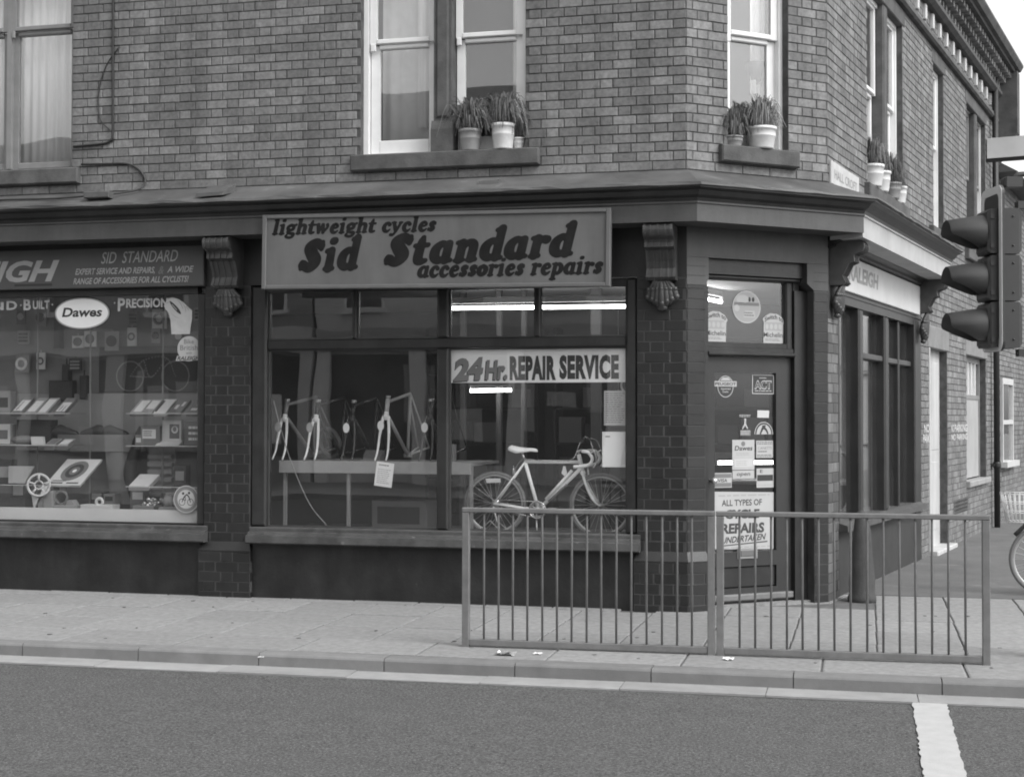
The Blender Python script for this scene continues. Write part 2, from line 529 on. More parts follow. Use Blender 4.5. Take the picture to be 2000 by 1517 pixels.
# fat rounded slanting serif letters of the main shop sign
GL = {
 'l': (.62, [[(.30, 1.44, .15), (.31, .10, .17)], [(.10, 1.40, .08), (.3, 1.46, .10)], [(.12, .07, .08), (.52, .07, .08)]]),
 'i': (.62, [[(.30, .90, .15), (.31, .10, .17)], [(.08, .90, .09), (.3, .93, .10)], [(.12, .07, .08), (.52, .07, .08)], [(.29, 1.36, .135), (.37, 1.36, .135)]]),
 'g': (.98, [[(.45, .90, .13), (.20, .72, .14), (.24, .48, .14), (.48, .42, .12), (.70, .52, .14), (.70, .80, .14), (.45, .90, .13)],
             [(.30, .38, .09), (.22, .22, .11), (.45, .10, .12), (.80, .02, .14), (.74, -.24, .12), (.42, -.32, .11), (.14, -.20, .11), (.20, -.02, .08)],
             [(.72, .84, .08), (.92, .92, .11)]]),
 'h': (1.06, [[(.28, 1.44, .15), (.27, .10, .16)], [(.08, 1.40, .08), (.28, 1.46, .10)], [(.10, .07, .08), (.44, .07, .08)],
              [(.34, .62, .09), (.55, .88, .12), (.80, .74, .16), (.80, .12, .16)], [(.66, .07, .08), (1.0, .07, .08)]]),
 't': (.74, [[(.36, 1.24, .09), (.32, .95, .15), (.30, .28, .17), (.44, .10, .13), (.66, .14, .09)], [(.06, .88, .08), (.64, .88, .09)]]),
 'w': (1.34, [[(.20, .88, .15), (.36, .12, .14)], [(.36, .14, .12), (.62, .84, .11)], [(.64, .86, .15), (.80, .12, .14)], [(.80, .14, .11), (1.12, .62, .11), (1.06, .88, .13)], [(.03, .90, .08), (.3, .92, .08)]]),
 'e': (.86, [[(.26, .50, .09), (.56, .54, .09), (.70, .68, .12), (.54, .90, .11), (.30, .78, .15), (.20, .46, .17), (.32, .16, .15), (.56, .08, .12), (.78, .24, .07)]]),
 'c': (.84, [[(.68, .72, .15), (.54, .90, .11), (.30, .78, .15), (.20, .46, .17), (.32, .16, .15), (.56, .08, .12), (.78, .26, .07)]]),
 'y': (.98, [[(.20, .90, .14), (.46, .20, .15)], [(.03, .92, .08), (.36, .92, .08)], [(.82, .90, .12), (.52, .10, .12), (.30, -.26, .10), (.10, -.24, .13)], [(.70, .92, .08), (.95, .92, .08)]]),
 's': (.74, [[(.62, .74, .11), (.44, .90, .11), (.24, .74, .14), (.38, .50, .16), (.54, .28, .15), (.38, .08, .11), (.14, .22, .12)], [(.64, .86, .07), (.64, .66, .07)], [(.11, .10, .07), (.11, .30, .07)]]),
 'S': (1.10, [[(.92, 1.16, .15), (.64, 1.34, .14), (.34, 1.12, .19), (.52, .80, .22), (.76, .44, .22), (.52, .12, .15), (.16, .30, .17)], [(.96, 1.32, .09), (.96, 1.02, .09)], [(.10, .14, .09), (.10, .42, .09)]]),
 'd': (1.00, [[(.68, .78, .10), (.46, .90, .12), (.22, .66, .17), (.22, .30, .17), (.44, .09, .12), (.66, .24, .10)], [(.78, 1.44, .15), (.75, .12, .16)], [(.58, 1.40, .08), (.76, 1.46, .10)], [(.78, .07, .08), (.98, .09, .08)]]),
 'a': (1.00, [[(.68, .78, .10), (.46, .90, .12), (.22, .66, .17), (.22, .30, .17), (.44, .09, .12), (.66, .24, .10)], [(.76, .86, .15), (.74, .12, .16)], [(.78, .07, .08), (.98, .09, .08)]]),
 'n': (1.06, [[(.28, .88, .15), (.27, .10, .16)], [(.06, .90, .08), (.26, .93, .09)], [(.10, .07, .08), (.44, .07, .08)],
              [(.34, .62, .09), (.55, .88, .12), (.80, .74, .16), (.80, .12, .16)], [(.66, .07, .08), (1.0, .07, .08)]]),
 'r': (.80, [[(.28, .88, .15), (.27, .10, .16)], [(.06, .90, .08), (.26, .93, .09)], [(.10, .07, .08), (.46, .07, .08)], [(.34, .62, .09), (.52, .86, .11), (.68, .80, .15)]]),
 'o': (.90, [[(.45, .88, .13), (.20, .66, .18), (.20, .32, .18), (.45, .10, .13), (.70, .32, .18), (.70, .66, .18), (.45, .88, .13)]]),
 'p': (1.00, [[(.28, .88, .15), (.25, -.34, .16)], [(.06, .90, .08), (.26, .93, .09)], [(.06, -.38, .08), (.46, -.38, .08)],
              [(.34, .74, .10), (.56, .90, .12), (.78, .66, .17), (.78, .32, .17), (.56, .09, .12), (.34, .22, .10)]]),
}
_gm = {}
def cooper(txt, fat=1.2):
    vs = []; fs = []; x = 0.0
    for ch in txt:
        if ch == ' ':
            x += .55; continue
        adv, st = GL[ch]
        if (ch, fat) not in _gm: _gm[(ch, fat)] = blob_mesh(st, .045, fat)
        gv, gf = _gm[(ch, fat)]
        b = len(vs)
        vs += [(x+a+.22*z, z) for a, z in gv]
        fs += [tuple(i+b for i in f) for f in gf]
        x += adv+.02+(fat-1.2)*.5
    return vs, fs
def cooper_fat(txt): return cooper(txt, 1.36)
def ell(cx, cz, rx, rz, n=28, a0=0, a1=2*math.pi):
    return [(cx+rx*math.cos(a0+(a1-a0)*i/n), cz+rz*math.sin(a0+(a1-a0)*i/n)) for i in range(n if abs(a1-a0-2*math.pi) < 1e-6 else n+1)]
def rect(x0, x1, z0, z1): return [(x0, z0), (x1, z0), (x1, z1), (x0, z1)]
def lines(mb, x0, x1, z0, z1, n, y, mi, fill=.4, short=.25):
    "rows of small print too small to read"
    h = (z1-z0)/n
    for i in range(n):
        zc = z0+h*(i+.5)
        x = x0
        xe = x1-(x1-x0)*short*rnd.random()
        while x < xe-.004:
            L_ = min(xe-x, (x1-x0)*(.08+.16*rnd.random()))
            mb.prism_y(rect(x, x+L_, zc-h*fill/2, zc+h*fill/2), y, y+.0006, mi)
            x += L_+(x1-x0)*.035
# ================================================================== THE SETTING
def YK(x): return -2.875+.012*x                     # kerb edge
ROADZ = -.105
b = MB(); b.box(-150, 150, -150, 150, -.6, -.16)
tag(b.build('ground', GROUND), kind='structure')
b = MB()                                             # carriageway, slightly uneven, running round into the side street
nx_, ny_ = 120, 40
vs = []; fs = []
for j in range(ny_+1):
    for i in range(nx_+1):
        x = -40+80*i/nx_; t = j/ny_
        y = -16.2+(YK(x)-.255+16.2)*t
        vs.append((x, y, ROADZ-.004+.004*math.sin(x*1.7+y*2.3)*math.sin(y*1.9-x)))
for j in range(ny_):
    for i in range(nx_):
        a = j*(nx_+1)+i
        fs.append((a, a+1, a+nx_+2, a+nx_+1))
b.add(vs, fs)
tag(b.build('road', ASPH), kind='structure')
b = MB(); b.box(6.6, 14.5, -2.6, 60, -.16, ROADZ)
tag(b.build('side_road', ASPH), kind='structure')
b = MB()                                             # thick white painted line across the carriageway
n = 60
vs = []; fs = []
for i in range(n+1):
    y = -2.93-2.9*i/n
    e = .006
    vs += [(.262+rnd.uniform(-e, e)-.002*i/n, y, ROADZ+.0045), (.466+rnd.uniform(-e, e)-.002*i/n, y, ROADZ+.0045)]
for i in range(n): fs.append((2*i, 2*i+2, 2*i+3, 2*i+1))
b.add(vs, fs)
tag(b.build('road_marking', LINE), kind='structure')

# pavement: bedding sheet + every slab a piece
pave = MB(); pave.prism_z([(-14, YK(-14)+.14), (6.5, YK(6.5)+.14), (6.5, 3), (6.5, 40), (-14, 40)], -.16, -.012)
pave = tag(pave.build('pavement', JOINT), kind='structure')
sl = MB(); sl.box(-.5, .5, -.5, .5, -.04, 0)
slab_me = bpy.data.meshes.new('paving_slab')
bm_v = [(-.5, -.5, 0), (.5, -.5, 0), (.5, .5, 0), (-.5, .5, 0)]
i_ = .488
slab_me.from_pydata([(-.5, -.5, -.04), (.5, -.5, -.04), (.5, .5, -.04), (-.5, .5, -.04),
                     (-.5, -.5, -.004), (.5, -.5, -.004), (.5, .5, -.004), (-.5, .5, -.004),
                     (-i_, -i_, 0), (i_, -i_, 0), (i_, i_, 0), (-i_, i_, 0)], [],
                    [(8, 9, 10, 11)]+[(i, (i+1) % 4, 4+(i+1) % 4, 4+i) for i in range(4)]+[(4+i, 4+(i+1) % 4, 8+(i+1) % 4, 8+i) for i in range(4)])
slab_me.materials.append(SLAB)
def slab(x0, x1, y0, y1):
    o = bpy.data.objects.new('paving_slab', slab_me)
    COL.objects.link(o); o.parent = pave
    g = .009
    o.location = ((x0+x1)/2, (y0+y1)/2, rnd.uniform(-.003, .0025))
    o.scale = (x1-x0-g, y1-y0-g, 1)
    o.rotation_euler = (R(rnd.uniform(-.2, .2)), R(rnd.uniform(-.2, .2)), R(.55+rnd.uniform(-.12, .12)))
rows = [(-2.10, -1.44), (-1.44, -.79), (-.79, -.13), (-.13, .55)]
for j, (y0, y1) in enumerate(rows):
    for k in range(-14, 10):
        x0 = -.55+.61*k
        if y0 > -.2 and x0 < -2.2: continue
        if j == 3 and x0+.61 < -1.2: continue
        slab(x0, x0+.606, y0+.012*x0, y1+.012*x0)
for k in range(-9, 7):                               # narrow row of longer slabs behind the kerb
    x0 = -.3+.92*k
    slab(x0, x0+.915, YK(x0+.45)+.16, -2.10+.012*x0)
for k in range(0, 16):                               # closer row against the shop wall
    x0 = -10.6+.61*k
    if x0 > -2.2: break
    slab(x0, x0+.606, -.13+.012*x0, .05)
for k in range(-1, 9):
    x0 = -.55+.61*k
    for (y0, y1) in ((.55, 1.06), (1.06, 1.58)):
        if x0+.3 > -.2: slab(x0, x0+.606, y0, y1)
b = MB()                                             # tarmac footway along the side street
b.prism_z([(-.4, 1.585), (6.45, 1.585), (6.45, 40), (-.4, 40)], -.014, .003)
tag(b.build('side_footway', TARM), kind='structure')
b = MB(); b.prism_z([(-.9, .62), (-.33, .93), (.12, 2.9), (-1, 2.9)], -.03, -.001)
tag(b.build('footway_edge', SLAB), kind='structure')
# kerb stones and channel blocks
kerb = MB(); kerb.prism_z([(-12, YK(-12)+.01), (6.5, YK(6.5)+.01), (6.5, YK(6.5)+.14), (-12, YK(-12)+.14)], -.2, -.02)
kerb = tag(kerb.build('kerb', JOINT), kind='structure')
kb = MB()
pr_ = [(-.002, -.2), (-.002, -.02), (.006, -.008), (.018, 0), (.15, 0), (.15, -.2)]
kb.prism_x(pr_, 0, 1)
kerb_me = kb.build('kerb_stone', KERB, kerb)
kx = [-2.31+.92*k for k in range(-10, 10)]
ko = kerb_me
for i, x0 in enumerate(kx):
    o = ko if i == 0 else ko.copy()
    if i: COL.objects.link(o); o.parent = kerb
    o.location = (x0+.003, YK(x0), rnd.uniform(-.004, .004)); o.scale = (.913, 1, 1)
    o.rotation_euler = (0, 0, math.atan(.012)+R(rnd.uniform(-.12, .12)))
cb = MB(); cb.prism_x([(-.235, -.2), (-.235, ROADZ+.006), (-.228, ROADZ+.011), (-.004, ROADZ+.014), (-.004, -.2)], 0, 1)
chan = MB(); chan.prism_z([(-12, YK(-12)-.25), (7, YK(7)-.25), (7, YK(7)), (-12, YK(-12))], -.2, ROADZ-.002)
chan = tag(chan.build('gutter_channel', JOINT), kind='structure')
cbo = cb.build('channel_block', CHAN, chan)
for i in range(20):
    x0 = -10.86+.93*i
    o = cbo if i == 0 else cbo.copy()
    if i: COL.objects.link(o); o.parent = chan
    o.location = (x0, YK(x0), rnd.uniform(-.003, .003)); o.scale = (.924, 1, 1)
    o.rotation_euler = (0, 0, math.atan(.012)+R(rnd.uniform(-.25, .25)))
# opposite pavement (seen in the glass)
b = MB(); b.box(-40, 40, -30, -16.2, -.16, 0); tag(b.build('far_pavement', SLAB), kind='structure')

# ================================================================== THE SHOP BUILDING
bld = thing('corner_shop_building', 'two storey brick corner building with dark painted shopfronts below', 'building')
PZ = [(-10.5, 0), P0, P1]
SV = (math.cos(R(SANG)), math.sin(R(SANG)))
def SP(s, d=0): return (P1[0]+SV[0]*s-SV[1]*d, P1[1]+SV[1]*s+SV[0]*d)
WL = 10.75
# openings (x0, x1, z0, z1)
OF = [(-8.86, -7.36, 4.01, 6.03), (-4.458, -2.923, 4.01, 6.03)]
OC = [(.427, 1.075, 4.0, 6.03)]
OS = [(1.617, 3.395, 4.0, 6.02), (5.27, 5.97, 3.98, 6.02), (7.77, 9.53, 4.0, 6.06)]
OSL = [(4.93, 6.17, 0, 2.77), (7.70, 9.47, .74, 2.77), (6.60, 7.74, .40, .58)]
XF0 = -10.5
def core(name, fr, x0, x1, z0, z1, ops, y0, y1, m_, parent=bld):
    b = MB()
    zs = sorted({z0, z1, *[o[2] for o in ops], *[o[3] for o in ops]})
    zs = [z for z in zs if z0 <= z <= z1]
    for za, zb in zip(zs, zs[1:]):
        x = x0
        for o in sorted(ops):
            if o[2] < zb-1e-6 and o[3] > za+1e-6:
                if o[0] > x: b.box(x, o[0], y0, y1, za, zb)
                x = max(x, o[1])
        if x < x1: b.box(x, x1, y0, y1, za, zb)
    return b.build(name, m_, parent, frame_=fr)
core('wall', F, XF0, P0[0]-.003, 3.40, 7.0, OF, .007, .23, MORTAR)
core('wall', C, .003, CLEN-.003, 3.40, 7.0, OC, .007, .23, MORTAR)
core('wall', S, .003, WL, 3.40, 7.0, OS, .007, .23, MORTAR)
core('wall', S, 4.40, WL, -.1, 3.40, OSL, .007, .23, MORTAR)

BR = []
def lay(fr, x0, x1, z0, z1, course, St, Hd, mt, bond='flemish', ops=(), y0=0.0, dep=.11, j=.009, jog=.0022, first=0.0):
    p = St+Hd; r = 0; z = z0
    while z < z1-.02:
        zt = min(z+course, z1)
        iv = [(x0, x1)]
        for o in ops:
            ov = min(zt, o[3])-max(z, o[2])
            if ov > course*.45:
                nv = []
                for a, b_ in iv:
                    if o[1] <= a or o[0] >= b_: nv.append((a, b_)); continue
                    if o[0] > a: nv.append((a, o[0]))
                    if o[1] < b_: nv.append((o[1], b_))
                iv = nv
        if bond == 'flemish': off = -p+(p/2)*(r % 2)+first; seq = [St, Hd]
        elif bond == 'stretcher': off = -St+(St/2)*(r % 2)+first; seq = [St]
        else: off = -Hd+(Hd/2)*(r % 2)+first; seq = [Hd]
        for a, b_ in iv:
            n0 = math.floor((a-x0-off)/sum(seq))-1
            x = x0+off+n0*sum(seq); k = 0
            while x < b_:
                L_ = seq[k % len(seq)]
                xa, xb = max(x, a), min(x+L_, b_)
                if xb-xa > .035:
                    dy = rnd.uniform(-jog, jog)
                    BR.append((fr, xa+(j/2 if xa > a else .001), xb-(j/2 if xb < b_ else .001), y0+dy, y0+dep, z+j/2+rnd.uniform(-.001, .001), zt-j/2, mt))
                elif xb-xa > .004 and BR and xb >= b_-1e-6:
                    pass
                x += L_; k += 1
        z = zt; r += 1
# upper walls: three stretcher courses above the shop roof, then Flemish bond
CZ = .0812
for fr, x0, x1, ops in ((F, XF0, P0[0], OF), (C, 0, CLEN, OC)):
    lay(fr, x0, x1, 3.616, 3.616+3*CZ, CZ, .29, .11, 0, 'stretcher', ops)
    lay(fr, x0, x1, 3.616+3*CZ, 6.21, CZ, .209, .110, 0, 'flemish', ops, first=.06)
lay(S, 0, WL, 3.616, 6.21, CZ, .226, .114, 0, 'flemish', OS)
lay(S, 4.40, WL, -.02, 3.616, CZ, .226, .114, 0, 'flemish', OSL)
# painted piers
CP = .0902
PLZ = .5
for fr, x0, x1, za, zb in ((F, -5.974, -5.520, PLZ, 2.86), (F, -1.930, P0[0], PLZ, 2.86), (C, 0, .190, PLZ, 2.79), (C, 1.352, CLEN, -.02, 2.79)):
    lay(fr, x0, x1, za, zb, CP, .228, .228 if x1-x0 < .25 else .115, 1, 'flemish', j=.006, jog=.0015, first=0 if fr is C else .06)
PJ = .038
for fr, x0, x1 in ((F, -6.01, -5.495), (F, -1.955, P0[0]+PJ*math.tan(R(20))), (C, -PJ*math.tan(R(20)), .212)):
    lay(fr, x0, x1, -.04, .41, CP, .228, .115, 1, 'flemish', y0=-PJ, j=.006, jog=.0015)
lay(S, 0, .378, -.02, 2.55, CP, .125, .25, 2, 'flemish', j=.007)
core('pier_core', F, -5.974, -5.520, -.1, 2.86, [], .003, .3, PMORTAR)
core('pier_core', F, -1.930, P0[0]-.004, -.1, 2.86, [], .003, .3, PMORTAR)
core('pier_core', C, .004, .190, -.1, 2.79, [], .003, .2, PMORTAR)
core('pier_core', C, 1.352, CLEN-.004, -.1, 2.79, [], .003, .2, PMORTAR)
core('pier_core', S, .004, .378, -.1, 3.2, [], .003, .12, PMORTAR)
for fr, x0, x1, e0, e1 in ((F, -6.01, -5.495, .036, .025), (F, -1.955, P0[0], .025, 0), (C, 0, .212, 0, .022)):
    t0 = 0 if e0 else math.tan(R(20)); t1 = 0 if e1 else math.tan(R(20))
    b = MB()                                         # plinth core and its sloped weathering course
    b.box(x0+.002 if e0 else x0-PJ*t0, x1-.002 if e1 else x1+PJ*t1, -PJ+.003, .1, -.1, .41)
    v = [(x0-PJ*t0, -PJ, .412), (x1+PJ*t1, -PJ, .412), (x1+PJ*t1, -PJ, .425), (x0-PJ*t0, -PJ, .425),
         (x0+e0, 0, .505), (x1-e1, 0, .505), (x0+e0, .1, .505), (x1-e1, .1, .505), (x0-PJ*t0, .1, .412), (x1+PJ*t1, .1, .412)]
    b.add(v, [(0, 1, 2, 3), (3, 2, 5, 4), (4, 5, 7, 6), (8, 6, 7, 9), (0, 3, 4, 6, 8), (1, 9, 7, 5, 2)], 1)
    b.build('plinth', [PMORTAR, PBRICK], bld, frame_=fr)

# bricks: the 300 of each kind that show largest are objects, the others one joined part
def pxy(p):
    d = p-CAM; z = d.dot(fw)
    return 1000+FPX*d.dot(rt)/z, 758.5-FPX*d.dot(up)/z
hidden_px = [(20, 330, 1700, 405)]
def score(e):
    fr, x0, x1, y0, y1, z0, z1, mt = e
    a = pxy(fr @ Vector((x0, y0, z0))); c_ = pxy(fr @ Vector((x1, y0, z1)))
    if not (0 < a[0] < 2000 and 0 < c_[1] < 1517 and c_[0] < 2000 and a[1] > 0): return 0
    if a[1] > 330 and z0 > 3.5 and fr is not S: return 0
    return abs(c_[0]-a[0])*abs(a[1]-c_[1])
bme = {}
for k, mm_ in enumerate((BRICK, PBRICK, SBRICK)):
    q = MB(); q.bbox(0, 1, 0, 1, 0, 1, .04)
    me = bpy.data.meshes.new('brick')
    me.from_pydata(q.v, [], q.f); me.materials.append(mm_); bme[k] = me
big = set()
for kinds in ((0,), (1, 2)):
    cand = sorted(((score(e), i) for i, e in enumerate(BR) if e[7] in kinds), reverse=True)
    big |= {i for s_, i in cand[:300] if s_ > 0}
rest = {(0,): MB(), (1, 2): MB()}
for i, e in enumerate(BR):
    fr, x0, x1, y0, y1, z0, z1, mt = e
    if i in big:
        o = bpy.data.objects.new('brick' if mt == 0 else 'painted_brick', bme[mt])
        COL.objects.link(o); o.parent = bld
        o.matrix_basis = fr @ Matrix.Translation((x0, y0, z0)) @ Matrix.Rotation(R(rnd.uniform(-.35, .35)), 4, 'Y') @ Matrix.Diagonal((x1-x0, y1-y0, z1-z0, 1))
    else:
        key = (0,) if mt == 0 else (1, 2)
        rest[key].bbox(x0, x1, y0, y1, z0, z1, .003, 0 if mt == 0 else mt-1, T=fr)
rest[(0,)].build('brickwork', [BRICK], bld, kind='stuff')
rest[(1, 2)].build('painted_brickwork', [PBRICK, SBRICK], bld, kind='stuff')

# ---- string course, frieze, corbel table and eaves gutter
path = [(XF0, 0), P0, P1, SP(WL)]
b = MB(); b.sweep(path, [(-.1, 6.205), (.05, 6.205), (.075, 6.23), (.06, 6.30), (.03, 6.33), (-.1, 6.33)], closed=True); b.build('string_course', STONE, bld)
lay2 = MB()
for fr, x0, x1 in ((F, XF0, P0[0]), (C, 0, CLEN), (S, 0, WL)):
    z = 6.335; r_ = 0
    while z < 6.60:
        x = x0-.05*(r_ % 2)
        while x < x1:
            lay2.bbox(max(x, x0)+.004, min(x+.105, x1)-.004, rnd.uniform(-.002, .002), .1, z+.004, z+CZ-.004, .003, 0, T=fr); x += .11
        z += CZ; r_ += 1
lay2.build('frieze_brickwork', [BRICK], bld, kind='stuff')
core('frieze_wall', F, XF0, P0[0], 7.0, 7.05, [], .007, .23, MORTAR)
den = MB(); den.bbox(0, .09, -.035, .1, 6.40, 6.58, .006)
d0 = None
for k in range(22):                                  # pale glazed blocks of the frieze over the side street
    x = .25+.485*k
    if d0 is None: d0 = den.build('frieze_block', mat('glazed_block', .55, .5, .1, 6), bld, frame_=S @ Matrix.Translation((x, 0, 0)))
    else:
        o = d0.copy(); COL.objects.link(o); o.parent = bld; o.matrix_basis = S @ Matrix.Translation((x, 0, 0))
b = MB(); b.sweep(path, [(-.1, 6.60), (.07, 6.60), (.12, 6.64), (.12, 6.69), (.08, 6.72), (-.1, 6.72)], closed=True); b.build('eaves_moulding', STONE, bld)
tb = MB()                                            # dog-tooth corbel table, three oversailing courses
for fr, x0, x1 in ((S, 0, WL), (C, 0, CLEN), (F, XF0, P0[0])):
    for r_ in range(3):
        x = x0+(.0 if r_ % 2 else .11)
        z = 6.725+.085*r_
        while x < x1-.11:
            tb.bbox(x, x+.095, -.10-.075*r_, .1, z, z+.08, .004, 0, T=fr); x += .22
tb.build('corbel_table', [BRICK], bld, kind='stuff')
b = MB(); b.sweep(path, [(-.1, 6.725), (.03, 6.725), (.16, 6.98), (-.1, 6.98)], closed=True); b.build('corbel_backing', MORTAR, bld)
b = MB(); b.sweep(path, [(-.1, 6.985), (.30, 6.985), (.31, 7.02), (.36, 7.03), (.40, 7.10), (.40, 7.13), (.37, 7.13), (-.1, 7.06)], closed=True); b.build('eaves_gutter', STONE, bld)
b = MB(); b.box(WL-.28, WL, -.34, -.001, 6.05, 7.0); b.prism_x([(-.34, 6.05), (-.001, 5.55), (-.001, 6.05)], WL-.28, WL); b.build('eaves_corbel', STONE, bld, frame_=S)
b = MB(); b.prism_z([(XF0, .02), (P0[0], .02), (P1[0], P1[1]+.02), SP(WL, .02), (XF0, 11.7)], 7.0, 7.05); b.build('roof', SLATE, bld)  # unseen flat lid, put here to keep light out of the rooms
# floors and rear walls of the rooms
b = MB(); b.prism_z([(XF0, .24), (P0[0]-.1, .24), (P1[0]-.25, P1[1]+.1), SP(5.5, .24), (.5, 6.4), (XF0, 6.4)], 3.05, 3.40); b.build('upper_floor', INTC, bld)
b = MB(); b.prism_z([(XF0, .24), (-1.6, .24), (-.6, 1.1), SP(5.5, .26), (.5, 6.4), (XF0, 6.4)], -.1, .02); b.build('shop_floor', WOODD, bld)
b = MB(); b.box(XF0, .55, 6.2, 6.3, -.1, 3.05); b.build('back_wall', INTW, bld)
b = MB(); b.box(XF0-.1, XF0, .03, 6.3, -.1, 7.0); b.build('party_wall', INTW, bld)
b = MB(); b.box(XF0, .25, 4.8, 4.9, 3.4, 7.0); b.build('upper_back_wall', INTW, bld)
b = MB(); b.box(-6.7, -6.6, .3, 4.8, 3.4, 7.0); b.box(-2.2, -2.1, .3, 4.8, 3.4, 7.0); b.build('partition', INTW, bld)
b = MB(); b.prism_z([(-.1, .9), (.1, 2.0), SP(WL, .3), (0, 11.5), (-2.05, 5.2), (-2.05, 4.95)], 3.4, 3.41); b.build('upper_floor', WOODD, bld)
b = MB(); b.box(4.6, 4.68, .25, 3.2, -.1, 3.05); b.build('partition', INTW, bld, frame_=S)
b = MB(); b.box(4.0, WL, .5, .6, -.1, 7.0); b.build('partition', INTW, bld, frame_=S)

# ---- sills, lintels
def sill(fr, x0, x1, z0=3.868, z1=4.015, pr=.065, mt=STONE):
    b = MB(); b.bbox(x0, x1, -pr, .12, z0, z1, .012); return b.build('stone_sill', mt, bld, frame_=fr)
sill(F, -8.95, -7.266); sill(F, -4.535, -2.787); sill(C, .326, 1.160); sill(S, 1.47, 3.46, 3.83, 3.99); sill(S, 4.95, 6.09, 3.83, 3.98); sill(S, 7.6, 9.7, 3.84, 4.0)
def lintel(fr, x0, x1, z0, z1, mt=STONE):
    b = MB(); b.bbox(x0-.1, x1+.1, -.008, .2, z0, z1, .01); b.build('stone_lintel', mt, bld, frame_=fr)
for fr, L_ in ((F, OF), (C, OC), (S, OS)):
    for o in L_: lintel(fr, o[0], o[1], 6.015, 6.2)

# ---- sash windows
def sash(win, x0, x1, z0, zm, z1, y, st, mt, w_=.055, bot=.10, fr=None):
    "one light: two sliding sashes as sub-parts of the window frame"
    lo = MB()
    lo.box(x0, x0+w_, y+.02, y+.06, z0, zm, 0); lo.box(x1-w_, x1, y+.02, y+.06, z0, zm, 0)
    lo.bbox(x0+w_, x1-w_, y+.015, y+.06, z0, z0+bot, .005, 0)
    lo.bbox(x0+w_, x1-w_, y+.0, y+.06, zm-.035, zm+.005, .008, 0)
    lo.build('lower_sash', mt, win)
    up_ = MB()
    up_.box(x0, x0+w_*.8, y-.02, y+.018, zm+.01, z1, 0); up_.box(x1-w_*.8, x1, y-.02, y+.018, zm+.01, z1, 0)
    up_.box(x0+w_*.8, x1-w_*.8, y-.02, y+.018, z1-.06, z1, 0); up_.bbox(x0+w_*.8, x1-w_*.8, y-.03, y+.014, zm+.008, zm+.05, .006, 0)
    up_.bbox(x0+w_*.1, x0+w_*.7, y-.035, y-.02, zm-.06, zm+.01, .006, 0)
    up_.build('upper_sash', mt, win)
    g = MB(); g.box(x0+w_, x1-w_, y+.038, y+.042, z0+bot, zm-.035); g.build('glass_pane', GLASSU, win)
    g = MB(); g.box(x0+w_*.8, x1-w_*.8, y-.003, y+.001, zm+.05, z1-.06); g.build('glass_pane', GLASSU, win)
def winframe(fr, o, y, mt, jamb=.03, mull=None, mmat=None):
    b = MB(); x0, x1, z0, z1 = o
    b.box(x0, x0+jamb, y-.03, y+.12, z0, z1); b.box(x1-jamb, x1, y-.03, y+.12, z0, z1)
    b.box(x0+jamb, x1-jamb, y-.03, y+.12, z1-.05, z1-.001); b.box(x0+jamb, x1-jamb, y+.0, y+.12, z0+.001, z0+.035)
    win = b.build('sash_window', mt, bld, frame_=fr)
    return win
GREYF = mat('grey_window_paint', .22, .5, .15, 5)
wf = winframe(F, OF[0], .10, GREYF)
sash(wf, -8.80, -8.12, 4.05, 5.38, 6.0, .11, .03, GREYF, .055, .06)
sash(wf, -8.07, -7.39, 4.05, 5.38, 6.0, .11, .03, GREYF, .055, .06)
b = MB(); b.box(-8.12, -8.07, .085, .22, 4.05, 5.98); b.build('window_mullion', GREYF, wf)
wf = winframe(F, OF[1], .12, WHITE, .045)
sash(wf, -4.405, -3.770, 4.045, 5.04, 6.0, .13, .03, WHITE, .082, .125)
sash(wf, -3.590, -2.965, 4.045, 5.05, 6.0, .13, .03, WHITE, .075, .125)
b = MB()                                             # stone mullion with a base block
b.box(-3.765, -3.60, .0, .2, 4.30, 6.02); b.bbox(-3.745, -3.62, -.018, .0, 4.32, 6.02, .02)
b.prism_x([(-.03, 4.02), (-.03, 4.22), (-.0, 4.30), (.2, 4.30), (.2, 4.02)], -3.785, -3.58)
b.build('window_mullion', STONE, wf)
wf = winframe(C, OC[0], .12, WHITE, .04)
sash(wf, .465, 1.035, 4.035, 5.02, 6.0, .13, .03, WHITE, .085, .12)
wf = winframe(S, OS[0], .10, WHITE, .05)
sash(wf, 1.66, 2.40, 4.03, 5.03, 6.0, .11, .03, WHITE, .08, .12)
sash(wf, 2.62, 3.34, 4.03, 5.03, 6.0, .11, .03, WHITE, .08, .12)
b = MB(); b.bbox(2.42, 2.60, -.0, .2, 4.0, 6.02, .02); b.build('window_mullion', STONE, wf)
wf = winframe(S, OS[1], .10, WHITE, .03)
sash(wf, 5.30, 5.94, 4.0, 5.03, 6.0, .11, .03, WHITE, .06, .1)
wf = winframe(S, OS[2], .10, WHITE, .03)
sash(wf, 7.80, 8.55, 4.03, 5.03, 6.0, .11, .03, GREYF, .07, .1)
sash(wf, 8.75, 9.50, 4.03, 5.03, 6.0, .11, .03, GREYF, .07, .1)
b = MB(); b.bbox(8.57, 8.73, -.0, .2, 4.0, 6.02, .02); b.build('window_mullion', STONE, wf)

